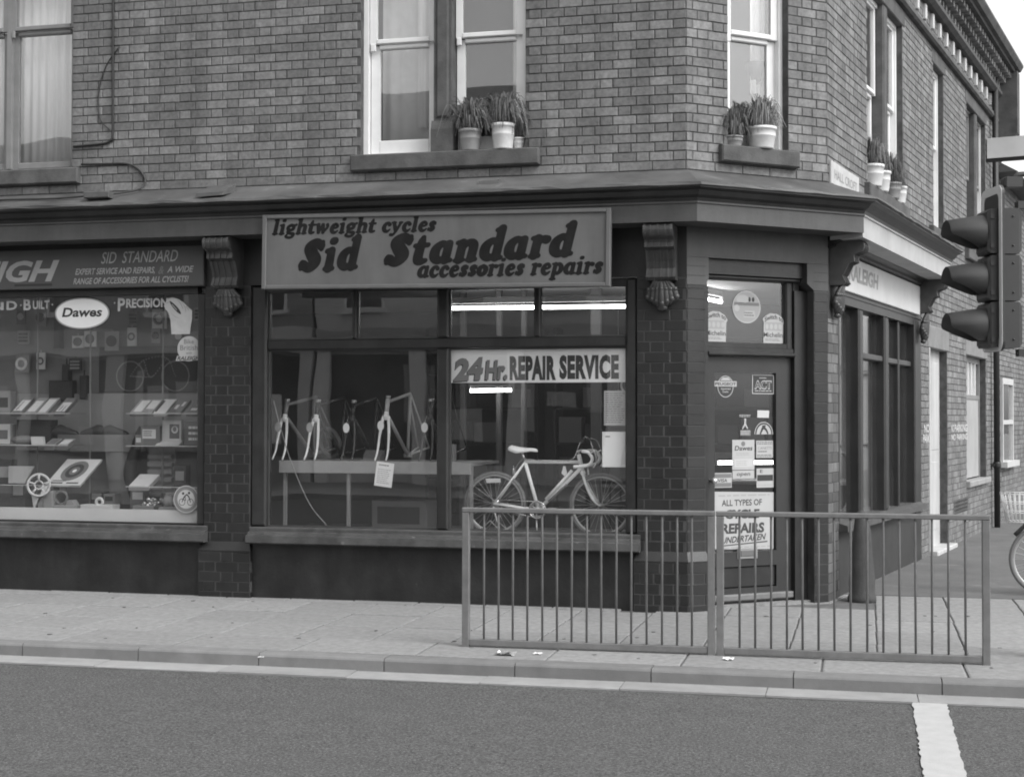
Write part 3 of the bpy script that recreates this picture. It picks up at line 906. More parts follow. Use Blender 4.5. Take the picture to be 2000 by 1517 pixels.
# ---- curtains behind the upper windows
def curtain(fr, x0, x1, z0, z1, y, label, folds=7, amp=.025, diag=None, m_=CLOTH):
    b = MB(); n = folds*8; vs = []; fs = []
    for i in range(n+1):
        t = i/n; x = x0+(x1-x0)*t
        yy = y+amp*math.sin(t*folds*2*math.pi)+amp*.5*math.sin(t*folds*4.7+1)
        zb = z0 if diag is None else z0+(diag-z0)*t
        for k in range(2):
            vs += [(x, yy+.002*k, zb), (x, yy+.002*k, z1)]
    for i in range(n):
        a = i*4
        fs += [(a, a+4, a+5, a+1), (a+2, a+3, a+7, a+6), (a, a+2, a+6, a+4), (a+1, a+5, a+7, a+3)]
    b.add(vs, fs, 0, True)
    base = ((x0+x1)/2, y, z0)
    return tag(b.build('curtain', m_, base=base, frame_=fr), label, 'curtain', 'curtains behind the upper windows')
curtain(F, -8.80, -7.40, 4.05, 6.0, .27, 'pleated net curtain filling the far left upper window', 16, .012)
curtain(F, -4.36, -3.78, 4.05, 6.0, .34, 'plain light net curtain in the left light of the paired window', 5, .006, m_=mat('net_curtain_grey', .72, .9, .08, 9))
curtain(F, -4.0, -3.62, 4.3, 6.0, .27, 'light drape pulled aside over the net in the paired window', 4, .012)
curtain(F, -3.10, -2.95, 4.05, 6.0, .27, 'narrow pale drape hanging at the right edge of the paired window', 2, .012)
curtain(C, .86, 1.02, 4.05, 6.0, .27, 'narrow white drape in the window above the shop door', 3, .012)

# ---- shop cornice, roof and fascia
fp = [(XF0, 0), P0, P1, SP(4.40)]
fpj = []
for (xa, ya), (xb, yb) in zip(fp, fp[1:]):
    n_ = max(1, int(math.hypot(xb-xa, yb-ya)/.16))
    fpj += [(xa+(xb-xa)*i/n_, ya+(yb-ya)*i/n_) for i in range(n_)]
fpj.append(fp[-1])
b = MB(); b.sweep(fpj, [(.0, 3.775), (.10, 3.735), (.36, 3.625), (.485, 3.592), (.49, 3.570), (.46, 3.56), (.0, 3.68)], closed=True, jit=.0055); b.build('lead_roof', LEAD, bld)
b = MB(); b.sweep(fp, [(.02, 3.455), (.355, 3.455), (.362, 3.48), (.395, 3.50), (.42, 3.535), (.465, 3.553), (.465, 3.566), (.02, 3.60)], closed=True); b.build('cornice', DARK, bld)
b = MB(); b.sweep(fp, [(.02, 3.285), (.35, 3.285), (.35, 3.430), (.363, 3.436), (.363, 3.452), (.02, 3.452)], segs=[0, 1], closed=True); b.build('fascia_board', MID, bld)
b = MB(); b.sweep(fp, [(.02, 3.25), (.34, 3.25), (.34, 3.43), (.355, 3.437), (.355, 3.452), (.02, 3.452)], segs=[2], closed=True); b.build('fascia_board', WFASC, bld)
b = MB(); b.sweep(fp, [(.0, 3.18), (.06, 3.20), (.06, 3.225), (.12, 3.245), (.12, 3.2495), (.0, 3.2495)], segs=[2], closed=True); b.build('soffit_moulding', DARK, bld)
# sheet-lead laps on the roof edge
for lap in ([(-5.88, -.40, 3.665), (-5.62, -.40, 3.672), (-5.60, -.16, 3.775), (-5.86, -.16, 3.765), (-5.88, -.40, 3.63), (-5.62, -.40, 3.64), (-5.60, -.16, 3.70), (-5.86, -.16, 3.70)],
            [(-3.28, -.26, 3.70), (-3.10, -.24, 3.712), (-3.10, -.18, 3.74), (-3.28, -.22, 3.725), (-3.28, -.26, 3.66), (-3.10, -.24, 3.66), (-3.10, -.18, 3.66), (-3.28, -.22, 3.66)]):
    b = MB(); b.add(lap, [(0, 1, 2, 3), (0, 4, 5, 1), (1, 5, 6, 2), (0, 3, 7, 4), (2, 6, 7, 3)]); b.build('lead_lap', LEAD, bld)

# front lower fascia: deep board behind brackets and signs
b = MB(); b.box(XF0, P0[0]-.001, .0, .24, 2.862, 3.60); b.build('lower_fascia', DARK, bld)
b = MB(); b.box(.0, CLEN, .0, .2, 3.032, 3.60); b.build('door_lintel_panel', MID, bld, frame_=C)
b = MB(); b.box(.38, 4.40, .0, .24, 2.80, 3.60); b.build('side_lower_fascia', DARK, bld, frame_=S)
for x0, x1, d in ((.0, .19, 1), (1.352, CLEN, -1)):  # shoulder brackets at the head of the door
    b = MB()
    if d == 1: P_ = [(x0, 2.792), (x1, 2.792), (x1+.034, 2.85), (x1+.034, 3.03), (x0, 3.03)]
    else: P_ = [(x0, 2.792), (x1, 2.792), (x1, 3.03), (x0-.075, 3.03), (x0-.075, 2.85)]
    b.prism_y(P_, .0, .2); b.build('brick_shoulder', MID, bld, frame_=C)
    b = MB()
    for zz in (2.87, 2.95): b.box(x0+.002, x1-.002, -.0022, .0, zz, zz+.005)
    b.build('shoulder_joint', DARK, bld, frame_=C)

# ---- carved console brackets
def corbel(fr, xc, wd, ztop, zmid, zend, y0=0.0, pr=.30):
    "scrolled bracket with reeded face and a carved leaf drop"
    h = ztop-zmid
    prof = [(y0, ztop), (y0-pr, ztop)]
    for i in range(9):                               # upper roll
        a = math.pi/2+math.pi*i/8*1.02
        prof.append((y0-pr-.00+.045*math.cos(a)*.9, ztop-.055+.055*math.sin(a)))
    prof += [(y0-pr+.05, ztop-.13), (y0-pr*.80, ztop-.15), (y0-pr*.82, ztop-.19), (y0-pr*.62, ztop-.21), (y0-pr*.44, ztop-.30),
             (y0-pr*.40, ztop-h*.80), (y0-pr*.46, ztop-h*.90), (y0-pr*.52, ztop-h*.97), (y0-pr*.42, zmid-.01), (y0, zmid-.01)]
    root = MB(); root.prism_x(prof, xc-wd/2+.012, xc+wd/2-.012)
    c_ = root.build('corbel', MATC, bld, frame_=fr)
    b = MB()
    for k, xo in enumerate((-.46, -.25, 0, .25, .46)):
        w2 = wd*(.10 if k in (0, 4) else .06)
        q = [(y-.012 if i > 0 and i < len(prof)-1 else y, z) for i, (y, z) in enumerate(prof)]
        b.prism_x(q, xc+xo*wd-w2*.5, xc+xo*wd+w2*.5)
    b.build('reed', MATC, c_)
    b = MB()                                         # acanthus drop
    hz = zmid-zend
    for k in range(-3, 4):
        a = k/3
        pts = [(xc+a*wd*.22, y0-pr*.36, zmid-.01), (xc+a*wd*.40, y0-pr*.36+abs(a)*.03, zmid-hz*.32), (xc+a*wd*.46, y0-pr*.30+abs(a)*.03, zmid-hz*(.78-.22*abs(a))), (xc+a*wd*.24, y0-pr*.12, zmid-hz*(1.0-.25*abs(a)))]
        b.tube([tuple(p) for p in spline(pts, 4)], [.016, .02, .022, .024, .024, .026, .028, .028, .028, .028, .024, .02, .012][:13], 6)
        b.sphere((pts[2][0]+a*.012, pts[2][1]-.006, pts[2][2]), .026, 8, 5); b.sphere((pts[1][0]+a*.016, pts[1][1]-.006, pts[1][2]), .021, 8, 5)
    b.sphere((xc, y0-pr*.18, zend+.02), .034, 8, 5, sc=(1.4, 1, .8))
    b.build('leaf_drop', MATC, c_)
MATC = mat('corbel_paint', .060, .4, .3, 9, .15, 60)
corbel(F, -5.715, .245, 3.28, 2.84, 2.58)
corbel(F, -1.705, .245, 3.28, 2.83, 2.57)
corbel(S, .16, .20, 3.248, 2.86, 2.56, pr=.26)
corbel(S, 4.30, .20, 3.248, 2.88, 2.52, pr=.26)

# ---- shop fronts
def frame_win(fr, name, x0, x1, z0, z1, mt): return
def sillsweep(fr, x0, x1, z, mt, y=.0):
    b = MB()
    b.prism_x([(.12, z+.10), (y-.0, z+.10), (y-.012, z+.09), (y-.012, z+.062), (y-.05, z+.055), (y-.055, z+.035), (y-.10, z+.028), (y-.105, z-.035), (y-.085, z-.048), (.12, z-.048)], x0, x1)
    return b.build('shop_sill', mt, bld, frame_=fr)
# shop A (left, runs out of the picture)
sillsweep(F, -10.4, -5.935, .545, SILLP)
b = MB(); b.box(-10.4, -6.011, .012, .2, -.1, .50); b.build('stallriser', STALL, bld)
b = MB()
b.bbox(-6.060, -5.976, .02, .12, .648, 2.80, .012); b.bbox(-10.4, -10.3, .02, .12, .648, 2.80, .012)
b.box(-10.3, -6.062, .03, .12, 2.80, 2.858); b.box(-10.3, -6.062, .05, .115, .648, .66)
sw = b.build('shop_window', DARK, bld)
g = MB(); g.box(-10.3, -6.062, .085, .091, .66, 2.80); g.build('glass_pane', GLASS, sw)
# shop B
sillsweep(F, -5.515, -1.900, .545, SILLP)
b = MB(); b.box(-5.494, -1.956, .012, .2, -.1, .50); b.build('stallriser', STALL, bld)
b = MB()
b.bbox(-5.516, -5.365, .01, .14, .648, 2.855, .018); b.bbox(-2.030, -1.934, .01, .14, .648, 2.855, .018)
b.box(-5.365, -2.03, .03, .14, 2.80, 2.857)
b.bbox(-5.360, -2.032, .022, .13, 2.268, 2.358, .010)
sw = b.build('shop_window', MATW if 'MATW' in globals() else DARK, bld)
b = MB(); b.bbox(-3.735, -3.630, .018, .14, .648, 2.266, .016); b.build('window_mullion', DARK, sw)
b = MB(); b.bbox(-3.735, -3.630, .018, .14, 2.36, 2.80, .016); b.build('window_mullion', DARK, sw)
b = MB(); b.bbox(-4.540, -4.500, .03, .13, 2.36, 2.80, .010); b.build('window_mullion', DARK, sw)
b = MB(); b.bbox(-2.845, -2.795, .03, .13, 2.36, 2.80, .010); b.build('window_mullion', DARK, sw)
bead = MB()
for x0, x1, z0, z1 in ((-5.365, -3.735, .648, 2.266), (-3.63, -2.03, .648, 2.266), (-5.365, -4.54, 2.36, 2.80), (-4.50, -3.735, 2.36, 2.80), (-3.63, -2.845, 2.36, 2.80), (-2.795, -2.03, 2.36, 2.80)):
    t = .012
    bead.box(x0, x0+t, .062, .075, z0, z1); bead.box(x1-t, x1, .062, .075, z0, z1); bead.box(x0+t, x1-t, .062, .075, z0, z0+t); bead.box(x0+t, x1-t, .062, .075, z1-t, z1)
    g = MB(); g.box(x0, x1, .078, .084, z0, z1); g.build('glass_pane', GLASS, sw)
bead.build('glazing_bead', MID, sw)
# side street shop window
b = MB(); b.prism_x([(.14, .68), (.0, .68), (-.08, .655), (-.085, .60), (.14, .60)], .378, 4.30); b.build('shop_sill', MID, bld, frame_=S)
b = MB(); b.box(.378, 4.25, .01, .2, -.1, .60); b.build('stallriser', SSTALL, bld, frame_=S)
b = MB()
b.bbox(.38, .44, .0, .14, .68, 2.80, .01)
b.bbox(4.05, 4.40, .0, .14, -.1, 2.80, .014)
b.box(.44, 4.05, .01, .14, 2.72, 2.80)
sw = b.build('shop_window', DARK, bld, frame_=S)
b = MB(); b.bbox(1.26, 1.41, .0, .14, .68, 2.72, .02); b.build('window_mullion', DARK, sw)
b = MB(); b.bbox(2.44, 2.60, .0, .14, .68, 2.72, .02); b.build('window_mullion', DARK, sw)
b = MB(); b.bbox(1.41, 2.44, .03, .14, 2.24, 2.30, .01); b.bbox(2.60, 4.05, .05, .14, 2.24, 2.30, .01); b.build('transom_bar', MID, sw)
b = MB(); b.bbox(3.30, 3.36, .04, .14, .68, 2.72, .01); b.build('window_mullion', DARK, sw)
for x0, x1, z0, z1 in ((.44, 1.26, .68, 2.72), (1.41, 2.44, .68, 2.24), (1.41, 2.44, 2.30, 2.72), (2.60, 3.30, .68, 2.24), (3.36, 4.05, .68, 2.24), (2.60, 4.05, 2.30, 2.72)):
    g = MB(); g.box(x0, x1, .095, .101, z0, z1); g.build('glass_pane', GLASS, sw)

# ---- shop door in the chamfered corner
df = MB()
df.box(.19, .286, .10, .24, -.05, 2.79); df.box(1.212, 1.352, .10, .24, -.05, 2.79)
df.bbox(1.140, 1.212, .125, .22, 2.26, 2.87, .012)
df.box(.19, 1.352, .06, .24, 2.90, 3.03); df.bbox(.224, 1.277, .085, .24, 2.865, 2.90, .012)
df.box(.226, .286, .12, .22, 2.79, 2.865); df.box(1.212, 1.277, .12, .22, 2.79, 2.865)
df.prism_x([(.24, 2.19), (.10, 2.19), (.085, 2.205), (.085, 2.225), (.11, 2.235), (.11, 2.262), (.13, 2.275), (.13, 2.312), (.24, 2.312)], .286, 1.212)
dfo = df.build('door_frame', DARK, bld, frame_=C)
g = MB(); g.box(.286, 1.140, .165, .171, 2.312, 2.865); g.build('glass_pane', GLASS, dfo)
b = MB()
for x0, x1, z0, z1 in ((.29, .385, .03, 2.185), (1.045, 1.21, .03, 2.185)): b.box(x0, x1, .15, .20, z0, z1)
b.box(.385, 1.045, .15, .20, 2.05, 2.185); b.box(.385, 1.045, .15, .20, .34, .47); b.box(.385, 1.045, .15, .20, .03, .15)
door = b.build('shop_door', mat('door_paint', .033, .4, .2, 4, .08, 50, spots=(8, .74, .14, .05)), bld, frame_=C)
b = MB(); b.bbox(.385, 1.045, .168, .19, .15, .34, .012); b.build('door_panel', DARK, door)
b = MB(); b.bbox(.29, 1.21, .11, .15, .04, .10, .012); b.build('weather_bar', mat('bar_grey', .16, .5, .2, 8), door)
g = MB(); g.box(.385, 1.045, .178, .184, .47, 2.05); g.build('glass_pane', GLASS, door)
b = MB(); b.bbox(.620, .835, .138, .15, .405, .505, .006); b.bbox(.648, .808, .130, .139, .43, .482, .004, 1); b.box(.79, .80, .128, .131, .432, .48, 2)
b.build('letter_plate', [mat('brass_grey', .30, .4, .1, 9, metal=.3), mat('brass_dark', .16, .4, metal=.3), BLACK], door)
b = MB(); b.tube([(.335, .15, 1.10), (.335, .09, 1.10)], .012, 8); b.sphere((.335, .085, 1.10), .03, 12, 8); b.build('door_knob', STEEL, door)
b = MB(); b.box(.19, 1.352, .06, .6, -.1, .018); b.build('door_step', SLAB, bld, frame_=C)

# ---- side street: plain door, boarded window, air brick, painted notices
b = MB(); b.bbox(4.83, 6.27, -.010, .2, 2.50, 2.77, .01); b.build('stone_lintel', STONE2 if 'STONE2' in globals() else mat('lintel_grey', .20, .8, .2, 6), bld, frame_=S)
DOORW = mat('door_white_dull', .46, .6, .08, 4, streak=.15)
b = MB(); b.box(4.93, 6.17, .10, .16, 0, 2.5); d2 = b.build('side_door', DOORW, bld, frame_=S)
b = MB(); b.bbox(5.02, 5.5, .094, .10, .25, 1.1, .005); b.bbox(5.6, 6.08, .094, .10, .25, 1.1, .005); b.bbox(5.02, 5.5, .094, .10, 1.25, 2.35, .005); b.bbox(5.6, 6.08, .094, .10, 1.25, 2.35, .005); b.build('door_panel', DOORW, d2)
b = MB(); b.bbox(4.90, 6.3, -.10, .16, -.1, .05, .01); b.build('door_step', DOORW, bld, frame_=S)
b = MB(); b.bbox(4.90, 4.95, -.008, .1, 0, 2.5, .004); b.build('painted_jamb', DOORW, bld, frame_=S)
b = MB(); b.bbox(7.60, 9.57, -.010, .2, 2.52, 2.78, .01); b.build('stone_lintel', mat('lintel_grey2', .20, .8, .2, 6), bld, frame_=S)
b = MB()
b.box(7.70, 9.47, .09, .14, 2.44, 2.52); b.box(7.70, 7.78, .09, .14, .78, 2.44); b.box(9.39, 9.47, .09, .14, .78, 2.44); b.box(7.78, 9.39, .09, .14, 1.92, 1.98)
bw_ = b.build('boarded_window', GREYF, bld, frame_=S)
for x in (8.10, 8.42, 8.74, 9.06):
    b = MB(); b.box(x, x+.05, .095, .13, 1.98, 2.44); b.build('window_bar', WHITE, bw_)
g = MB(); g.box(7.78, 9.39, .125, .129, 1.98, 2.44); g.build('glass_pane', GLASSU, bw_)
b = MB(); b.box(7.78, 9.39, .10, .125, .80, 1.92); b.build('board', mat('window_board', .34, .8, .1, 4), bw_)
b = MB(); b.bbox(7.62, 9.55, -.06, .12, .70, .78, .01); b.build('stone_sill', mat('sill_grey', .28, .8, .15, 6), bld, frame_=S)
b = MB(); b.bbox(6.60, 7.74, -.004, .1, .40, .58, .004, 0)
for i in range(14):
    for j in range(3): b.box(6.64+.078*i, 6.69+.078*i, -.006, -.004, .425+.05*j, .455+.05*j, 1)
b.build('air_brick', [STONE, BLACK], bld, frame_=S)
pb = MB()
text(pb, 'NO', 6.42, 6.62, 1.47, .10, -.0045, 0, .02); text(pb, 'PARKING', 6.68, 7.70, 1.47, .10, -.0045, 0, .02)
text(pb, 'NO PARKING', 6.44, 7.70, 1.36, .085, -.0045, 0, .02)
pb.build('painted_notice', mat('wall_lettering', .55, .8, .1, 9), bld, frame_=S); pb = MB()
text(pb, 'NO', 4.56, 4.88, 1.48, .10, -.0045, 0, .02); text(pb, 'PARK', 4.50, 4.90, 1.36, .10, -.0045, 0, .02)
pb.build('painted_notice', bpy.data.materials['wall_lettering'], bld, frame_=S)
dp = thing('drainpipe', 'dark cast iron drainpipe at the far end of the side wall', 'drainpipe', (9.98, -.08, 0), S)
b = MB(); b.tube([(9.98, -.08, .0), (9.98, -.08, 6.9)], .045, 10); b.build('pipe', BLACK, dp)
b = MB()
for z in (.9, 2.7, 4.5): b.lathe([(.056, z), (.06, z+.02), (.06, z+.07), (.056, z+.09)], (9.98, -.08, 0), 10); b.box(9.88, 10.08, -.06, -.001, z+.02, z+.06)
b.build('collar', BLACK, dp)

q = MB(); g_ = random.Random(21)
for k in range(44):
    x = g_.uniform(-8, 2.5); y = g_.uniform(-2.6, -.2) if x < -1 else g_.uniform(-2.5, 1.0)
    r_ = g_.uniform(.007, .019)
    q.prism_z([(x+r_*(1+.3*math.sin(3*a+k))*math.cos(a), y+r_*(1+.3*math.cos(2*a+k))*math.sin(a)) for a in [i*2*math.pi/9 for i in range(9)]], .0005, .0045)
tag(q.build('gum_spots', mat('gum_dark', .10, .8), pave), kind='stuff')
# ================================================================== THINGS
# ---- neighbouring house along the side street
nb = thing('neighbour_house', 'lower brick house beyond the drainpipe with a white framed window', 'house', (10.8, .05, 0), S)
b = MB(); b.box(10.77, 20, .06, .3, -.1, 5.55); b.box(19.8, 20, .3, 6, -.1, 5.55); b.build('wall', MORTAR, nb)
b = MB()
z = -.02; r_ = 0
while z < 5.5:
    x = 10.77-.17*(r_ % 2)
    k = 0
    while x < 18:
        L_ = .226 if k % 2 == 0 else .114
        if not (11.35 < x+L_ and x < 12.75 and .9 < z+.04 < 2.3): b.bbox(max(x, 10.775)+.004, x+L_-.004, .05+rnd.uniform(-.002, .002), .1, z+.004, z+.077, .003)
        x += L_; k += 1
    z += .0812; r_ += 1
b.build('brickwork', BRICK, nb, kind='stuff')
b = MB()
for q in ((11.4, 11.48), (12.62, 12.70)): b.box(q[0], q[1], .02, .1, .95, 2.3)
b.box(11.48, 12.62, .02, .1, 2.2, 2.3); b.box(11.48, 12.62, .02, .1, 1.55, 1.62); b.box(11.3, 12.8, -.06, .1, .86, .95)
wn = b.build('window', mat('old_white', .5, .6, .1, 5), nb)
g = MB(); g.box(11.48, 12.62, .055, .06, .95, 2.2); g.build('glass_pane', GLASSU, wn)
b = MB(); b.prism_x([(-.3, 5.5), (3.2, 7.6), (6.5, 5.5)], 10.77, 20); b.build('roof', SLATE, nb)
ps = thing('projecting_sign', 'plain pale sign box projecting from the side wall above the traffic signal', 'sign', (9.6, -.4, 5.5), S)
b = MB(); b.bbox(9.55, 9.67, -.75, -.02, 5.52, 5.82, .008); b.build('sign_panel', OPP, ps)
b = MB(); b.box(9.58, 9.64, -.78, -.001, 5.47, 5.518); b.build('bracket', BLACK, ps)

# ---- opposite terrace (seen only in the shop glass)
OY = -22.0
for i, (x0, x1, h, mt, lb) in enumerate(((-30, -13.6, 7.4, OPPB, 'brick terrace across the road mirrored at the left of the shop glass'),
                                         (-13.5, -3.2, 8.4, OPP, 'pale rendered shop building across the road mirrored in the shop glass'),
                                         (-3.1, 9, 7.8, OPPB, 'brick terrace across the road mirrored in the right hand shop glass'))):
    ob = thing('opposite_building', lb, 'building', ((x0+x1)/2, OY, 0))
    b = MB(); b.box(x0, x1, OY-8, OY, -.1, h); b.build('wall', mt, ob)
    k0 = None
    n_ = int((x1-x0)/2.4)
    for k in range(n_):
        xc = x0+(k+.5)*(x1-x0)/n_
        for z0, z1 in ((4.4, 6.2),):
            b = MB(); b.box(xc-.5, xc+.5, OY, OY+.03, z0, z1, 1); b.box(xc-.58, xc-.5, OY, OY+.06, z0, z1); b.box(xc+.5, xc+.58, OY, OY+.06, z0, z1); b.box(xc-.5, xc+.5, OY, OY+.06, z1-.08, z1); b.box(xc-.65, xc+.65, OY, OY+.12, z0-.12, z0)
            b.build('window', [WHITE, BLACK], ob)
    b = MB()
    for k in range(n_+1):
        xc = x0+.2+k*(x1-x0-.4)/n_
        b.box(xc-.19, xc+.19, OY, OY+.16, -.1, 3.3)
    b.build('pilaster', WHITE if i == 1 else OPP, ob)
    b = MB(); b.box(x0, x1, OY, OY+.2, 3.3, 3.9); b.build('fascia', OPP if i != 1 else PAPER2, ob)
    b = MB(); b.box(x0+.4, x1-.4, OY, OY+.03, .6, 3.2); b.build('shop_window', BLACK, ob)
    g_ = random.Random(40+i); x = x0+.6
    while x < x1-.8:                                 # blinds, posters and goods in the windows across the road
        w_ = g_.uniform(.25, .9); z0 = g_.uniform(.7, 1.9); z1 = g_.uniform(z0+.3, 3.1)
        if g_.random() < .7:
            b = MB(); b.box(x, x+w_, OY+.03, OY+.05, z0, z1); b.build('window_blind', [PAPER2, CARD, PAPER, INK2][g_.randrange(4)], ob)
        x += w_+g_.uniform(.05, .4)
    b = MB(); b.prism_x([(OY+.25, h), (OY-4, h+2.4), (OY-8, h)], x0, x1); b.build('roof', SLATE, ob)

# ---- guard railings at the kerb
RX = [(-2.845, -2.301), (-1.032, -2.239), (.794, -2.188)]
def guard_rail(a, b_, label, nbar=15):
    ax, ay = a; bx, by = b_
    L_ = math.hypot(bx-ax, by-ay); ang = math.atan2(by-ay, bx-ax)
    fr = Matrix.Translation((ax, ay, 0)) @ Matrix.Rotation(ang, 4, 'Z')
    t = thing('guard_rail', label, 'railing', (0, 0, 0), fr, 'pedestrian guard rail panels along the kerb')
    for x in (.027, L_-.027):
        q = MB(); q.bbox(x-.025, x+.025, -.025, .025, -.02, .965, .004); q.build('post', RAIL, t)
    q = MB(); q.bbox(.0, L_, -.026, .026, .9655, 1.0, .006); q.build('top_rail', RAIL, t)
    q = MB(); q.bbox(.053, L_-.053, -.02, .02, .012, .058, .004); q.build('bottom_rail', RAIL, t)
    bar = None
    for k in range(nbar):
        x = .053+(L_-.106)*(k+1)/(nbar+1)
        if bar is None:
            q = MB(); q.tube([(0, 0, .058), (0, 0, .92), (0, 0, .966)], [.0082, .0082, .0082], 8); bar = q.build('bar', RAIL, t)
            bar.location = (x, 0, 0)
        else:
            o = bar.copy(); COL.objects.link(o); o.parent = t; o.location = (x+rnd.uniform(-.002, .002), 0, 0); o.rotation_euler = (0, R(rnd.uniform(-.15, .15)), 0)
    return t
guard_rail(RX[0], (RX[1][0]-.004, RX[1][1]), 'grey steel guard rail panel in front of the shop window with the bicycle')
guard_rail((RX[1][0]+.004, RX[1][1]), RX[2], 'grey steel guard rail panel in front of the shop door and side street corner')

# ---- guard stone at the corner
q = MB(); q.lathe([(.125, -.03), (.128, .03), (.118, .05), (.112, .2), (.095, .42), (.078, .62), (.062, .74), (.045, .80), (.0, .815)], (-.055, 1.16, 0), 20)
for i, v in enumerate(q.v): q.v[i] = (v[0]+.004*math.sin(v[2]*23+v[0]*40), v[1]+.004*math.sin(v[2]*17+v[1]*33), v[2])
tag(q.build('guard_stone', CONE, base=(-.055, 1.16, 0)), 'dark conical guard stone standing against the corner under the side shop window', 'bollard')

# ---- traffic signal
TA = math.atan2(-.10, -.36)                          # direction the lamps face
bc = Vector((.835, -1.93, 0))
TS = Matrix.Translation((bc.x, bc.y, 0)) @ Matrix.Rotation(TA+math.pi/2, 4, 'Z')   # local -y is the way the lamps face
ts = thing('traffic_signal', 'black three lamp traffic signal seen from the side on a grey pole', 'traffic light', (0, 0, 0), TS)
q = MB()
rr = .06
oc = []
for cx, cz, a0 in ((.195-rr, 2.105+rr, -90), (.195-rr, 3.235-rr, 0), (-.195+rr, 3.235-rr, 90), (-.195+rr, 2.105+rr, 180)):
    for i in range(6): a = R(a0+90*i/5); oc.append((cx+rr*math.cos(a), cz+rr*math.sin(a)))
q.prism_y(oc, 0, .018); q.build('backing_board', SIGB, ts)
q = MB()
ic = [((x)*.72, (z-2.67)*.905+2.67) for x, z in oc]
n = len(oc)
q.add([(x, -.003, z) for x, z in oc]+[(x, -.003, z) for x, z in ic]+[(x, .0, z) for x, z in oc]+[(x, .0, z) for x, z in ic],
      [(i, (i+1) % n, n+(i+1) % n, n+i) for i in range(n)]+[(2*n+i, 2*n+(i+1) % n, (i+1) % n, i) for i in range(n)]+[(n+i, n+(i+1) % n, 3*n+(i+1) % n, 3*n+i) for i in range(n)])
q.build('board_border', SIGW, ts)
for zc, lb in ((2.925, None), (2.605, None), (2.285, None)):
    q = MB()
    q.bbox(-.128, .128, -.07, -.002, zc-.152, zc+.152, .02)
    q.bbox(-.13, .13, .019, .17, zc-.156, zc+.156, .03, T=Matrix.Translation((0, .19, 0)) @ Matrix.Diagonal((1, -1, 1, 1)))
    for bx_ in (-.132, .132):                        # hinges and the seam screws of each lamp door
        for bz_ in (-.10, .10): q.bbox(bx_-.008, bx_+.008, -.058, -.03, zc+bz_-.018, zc+bz_+.018, .003); q.sphere((bx_, .10, zc+bz_), .008, 6, 4)
    hd = q.build('lamp_housing', SIGB, ts)
    q = MB(); q.lathe([(.0, .10), (.05, .096), (.085, .085), (.10, .07)], (0, 0, zc), 24, ax='y'); q.build('lens', LENS, hd)
    q = MB()                                         # cut-away tunnel visor
    A = 28; vs = []; fs = []
    for i in range(A+1):
        a = R(-58+296*i/A)
        up_ = min(1.0, max(0.0, (math.sin(a)+.85)/1.0))
        ln = .05+.20*up_
        for rad, y in ((.124, -.07), (.116, -.07-ln), (.111, -.07-ln), (.119, -.07)):
            vs.append((rad*math.cos(a), y, zc+rad*math.sin(a)-.03*(-y-.07)/.25))
    for i in range(A):
        a = i*4
        fs += [(a, a+1, a+5, a+4), (a+1, a+2, a+6, a+5), (a+2, a+3, a+7, a+6)]
    fs += [(0, 3, 2, 1), (A*4, A*4+1, A*4+2, A*4+3)]
    q.add(vs, fs, 0, True)
    q.build('visor', mat('visor_black', .06, .5, .1, 8) if zc > 2.9 else bpy.data.materials['visor_black'], hd)
q = MB(); q.tube([(0, .42, -.02), (0, .42, 3.28)], .057, 16); q.lathe([(.058, 3.28), (.062, 3.29), (.04, 3.33), (0, 3.34)], (0, .42, 0), 16); q.build('pole', POLE, ts)
for z in (2.10, 3.12):
    q = MB(); q.bbox(-.03, .03, .17, .38, z-.025, z+.025, .005); q.lathe([(.058, z-.035), (.068, z-.03), (.068, z+.03), (.058, z+.035)], (0, .42, 0), 16); q.build('bracket', SIGB, ts)
q = MB(); q.bbox(-.05, .05, .08, .20, 3.24, 3.31, .01); q.tube([(0, .14, 3.28), (0, .18, 3.33), (0, .30, 3.34), (0, .40, 3.22)], .02, 8); q.build('cable_gland', SIGB, ts)

# ---- main sign
tilt = Matrix.Translation((-3.66, 0, 3.09)) @ Matrix.Rotation(R(.68), 4, 'Y') @ Matrix.Translation((3.66, 0, -3.09))
sg = thing('shop_sign', 'long grey board reading Sid Standard in fat slanting dark letters', 'sign', (-3.66, -.37, 3.09))
q = MB(); q.box(-5.20, -2.115, -.415, -.352, 2.79, 3.40, T=tilt); q.build('sign_board', SIGNB, sg)
q = MB()
for x0, x1, z0, z1 in ((-5.225, -5.185, 2.765, 3.425), (-2.13, -2.09, 2.765, 3.425), (-5.185, -2.13, 3.39, 3.425), (-5.185, -2.13, 2.765, 2.80)): q.bbox(x0, x1, -.432, -.36, z0, z1, .006, T=tilt)
q.build('sign_frame', SIGNF, sg)
q = MB()
yy = -.417
text(q, 'lightweight cycles', -5.135, -3.610, 3.267, .128, yy, 0, fn=cooper, rise=-.008)
text(q, 'Sid', -4.885, -4.290, 2.935, .265, yy, 0, fn=cooper_fat, rise=.02)
text(q, 'Standard', -4.090, -2.370, 2.966, .258, yy, 0, fn=cooper_fat, rise=.030)
text(q, 'accessories repairs', -3.785, -2.150, 2.858, .142, yy, 0, fn=cooper, rise=.0)
q.build('lettering', SIGNT, sg)

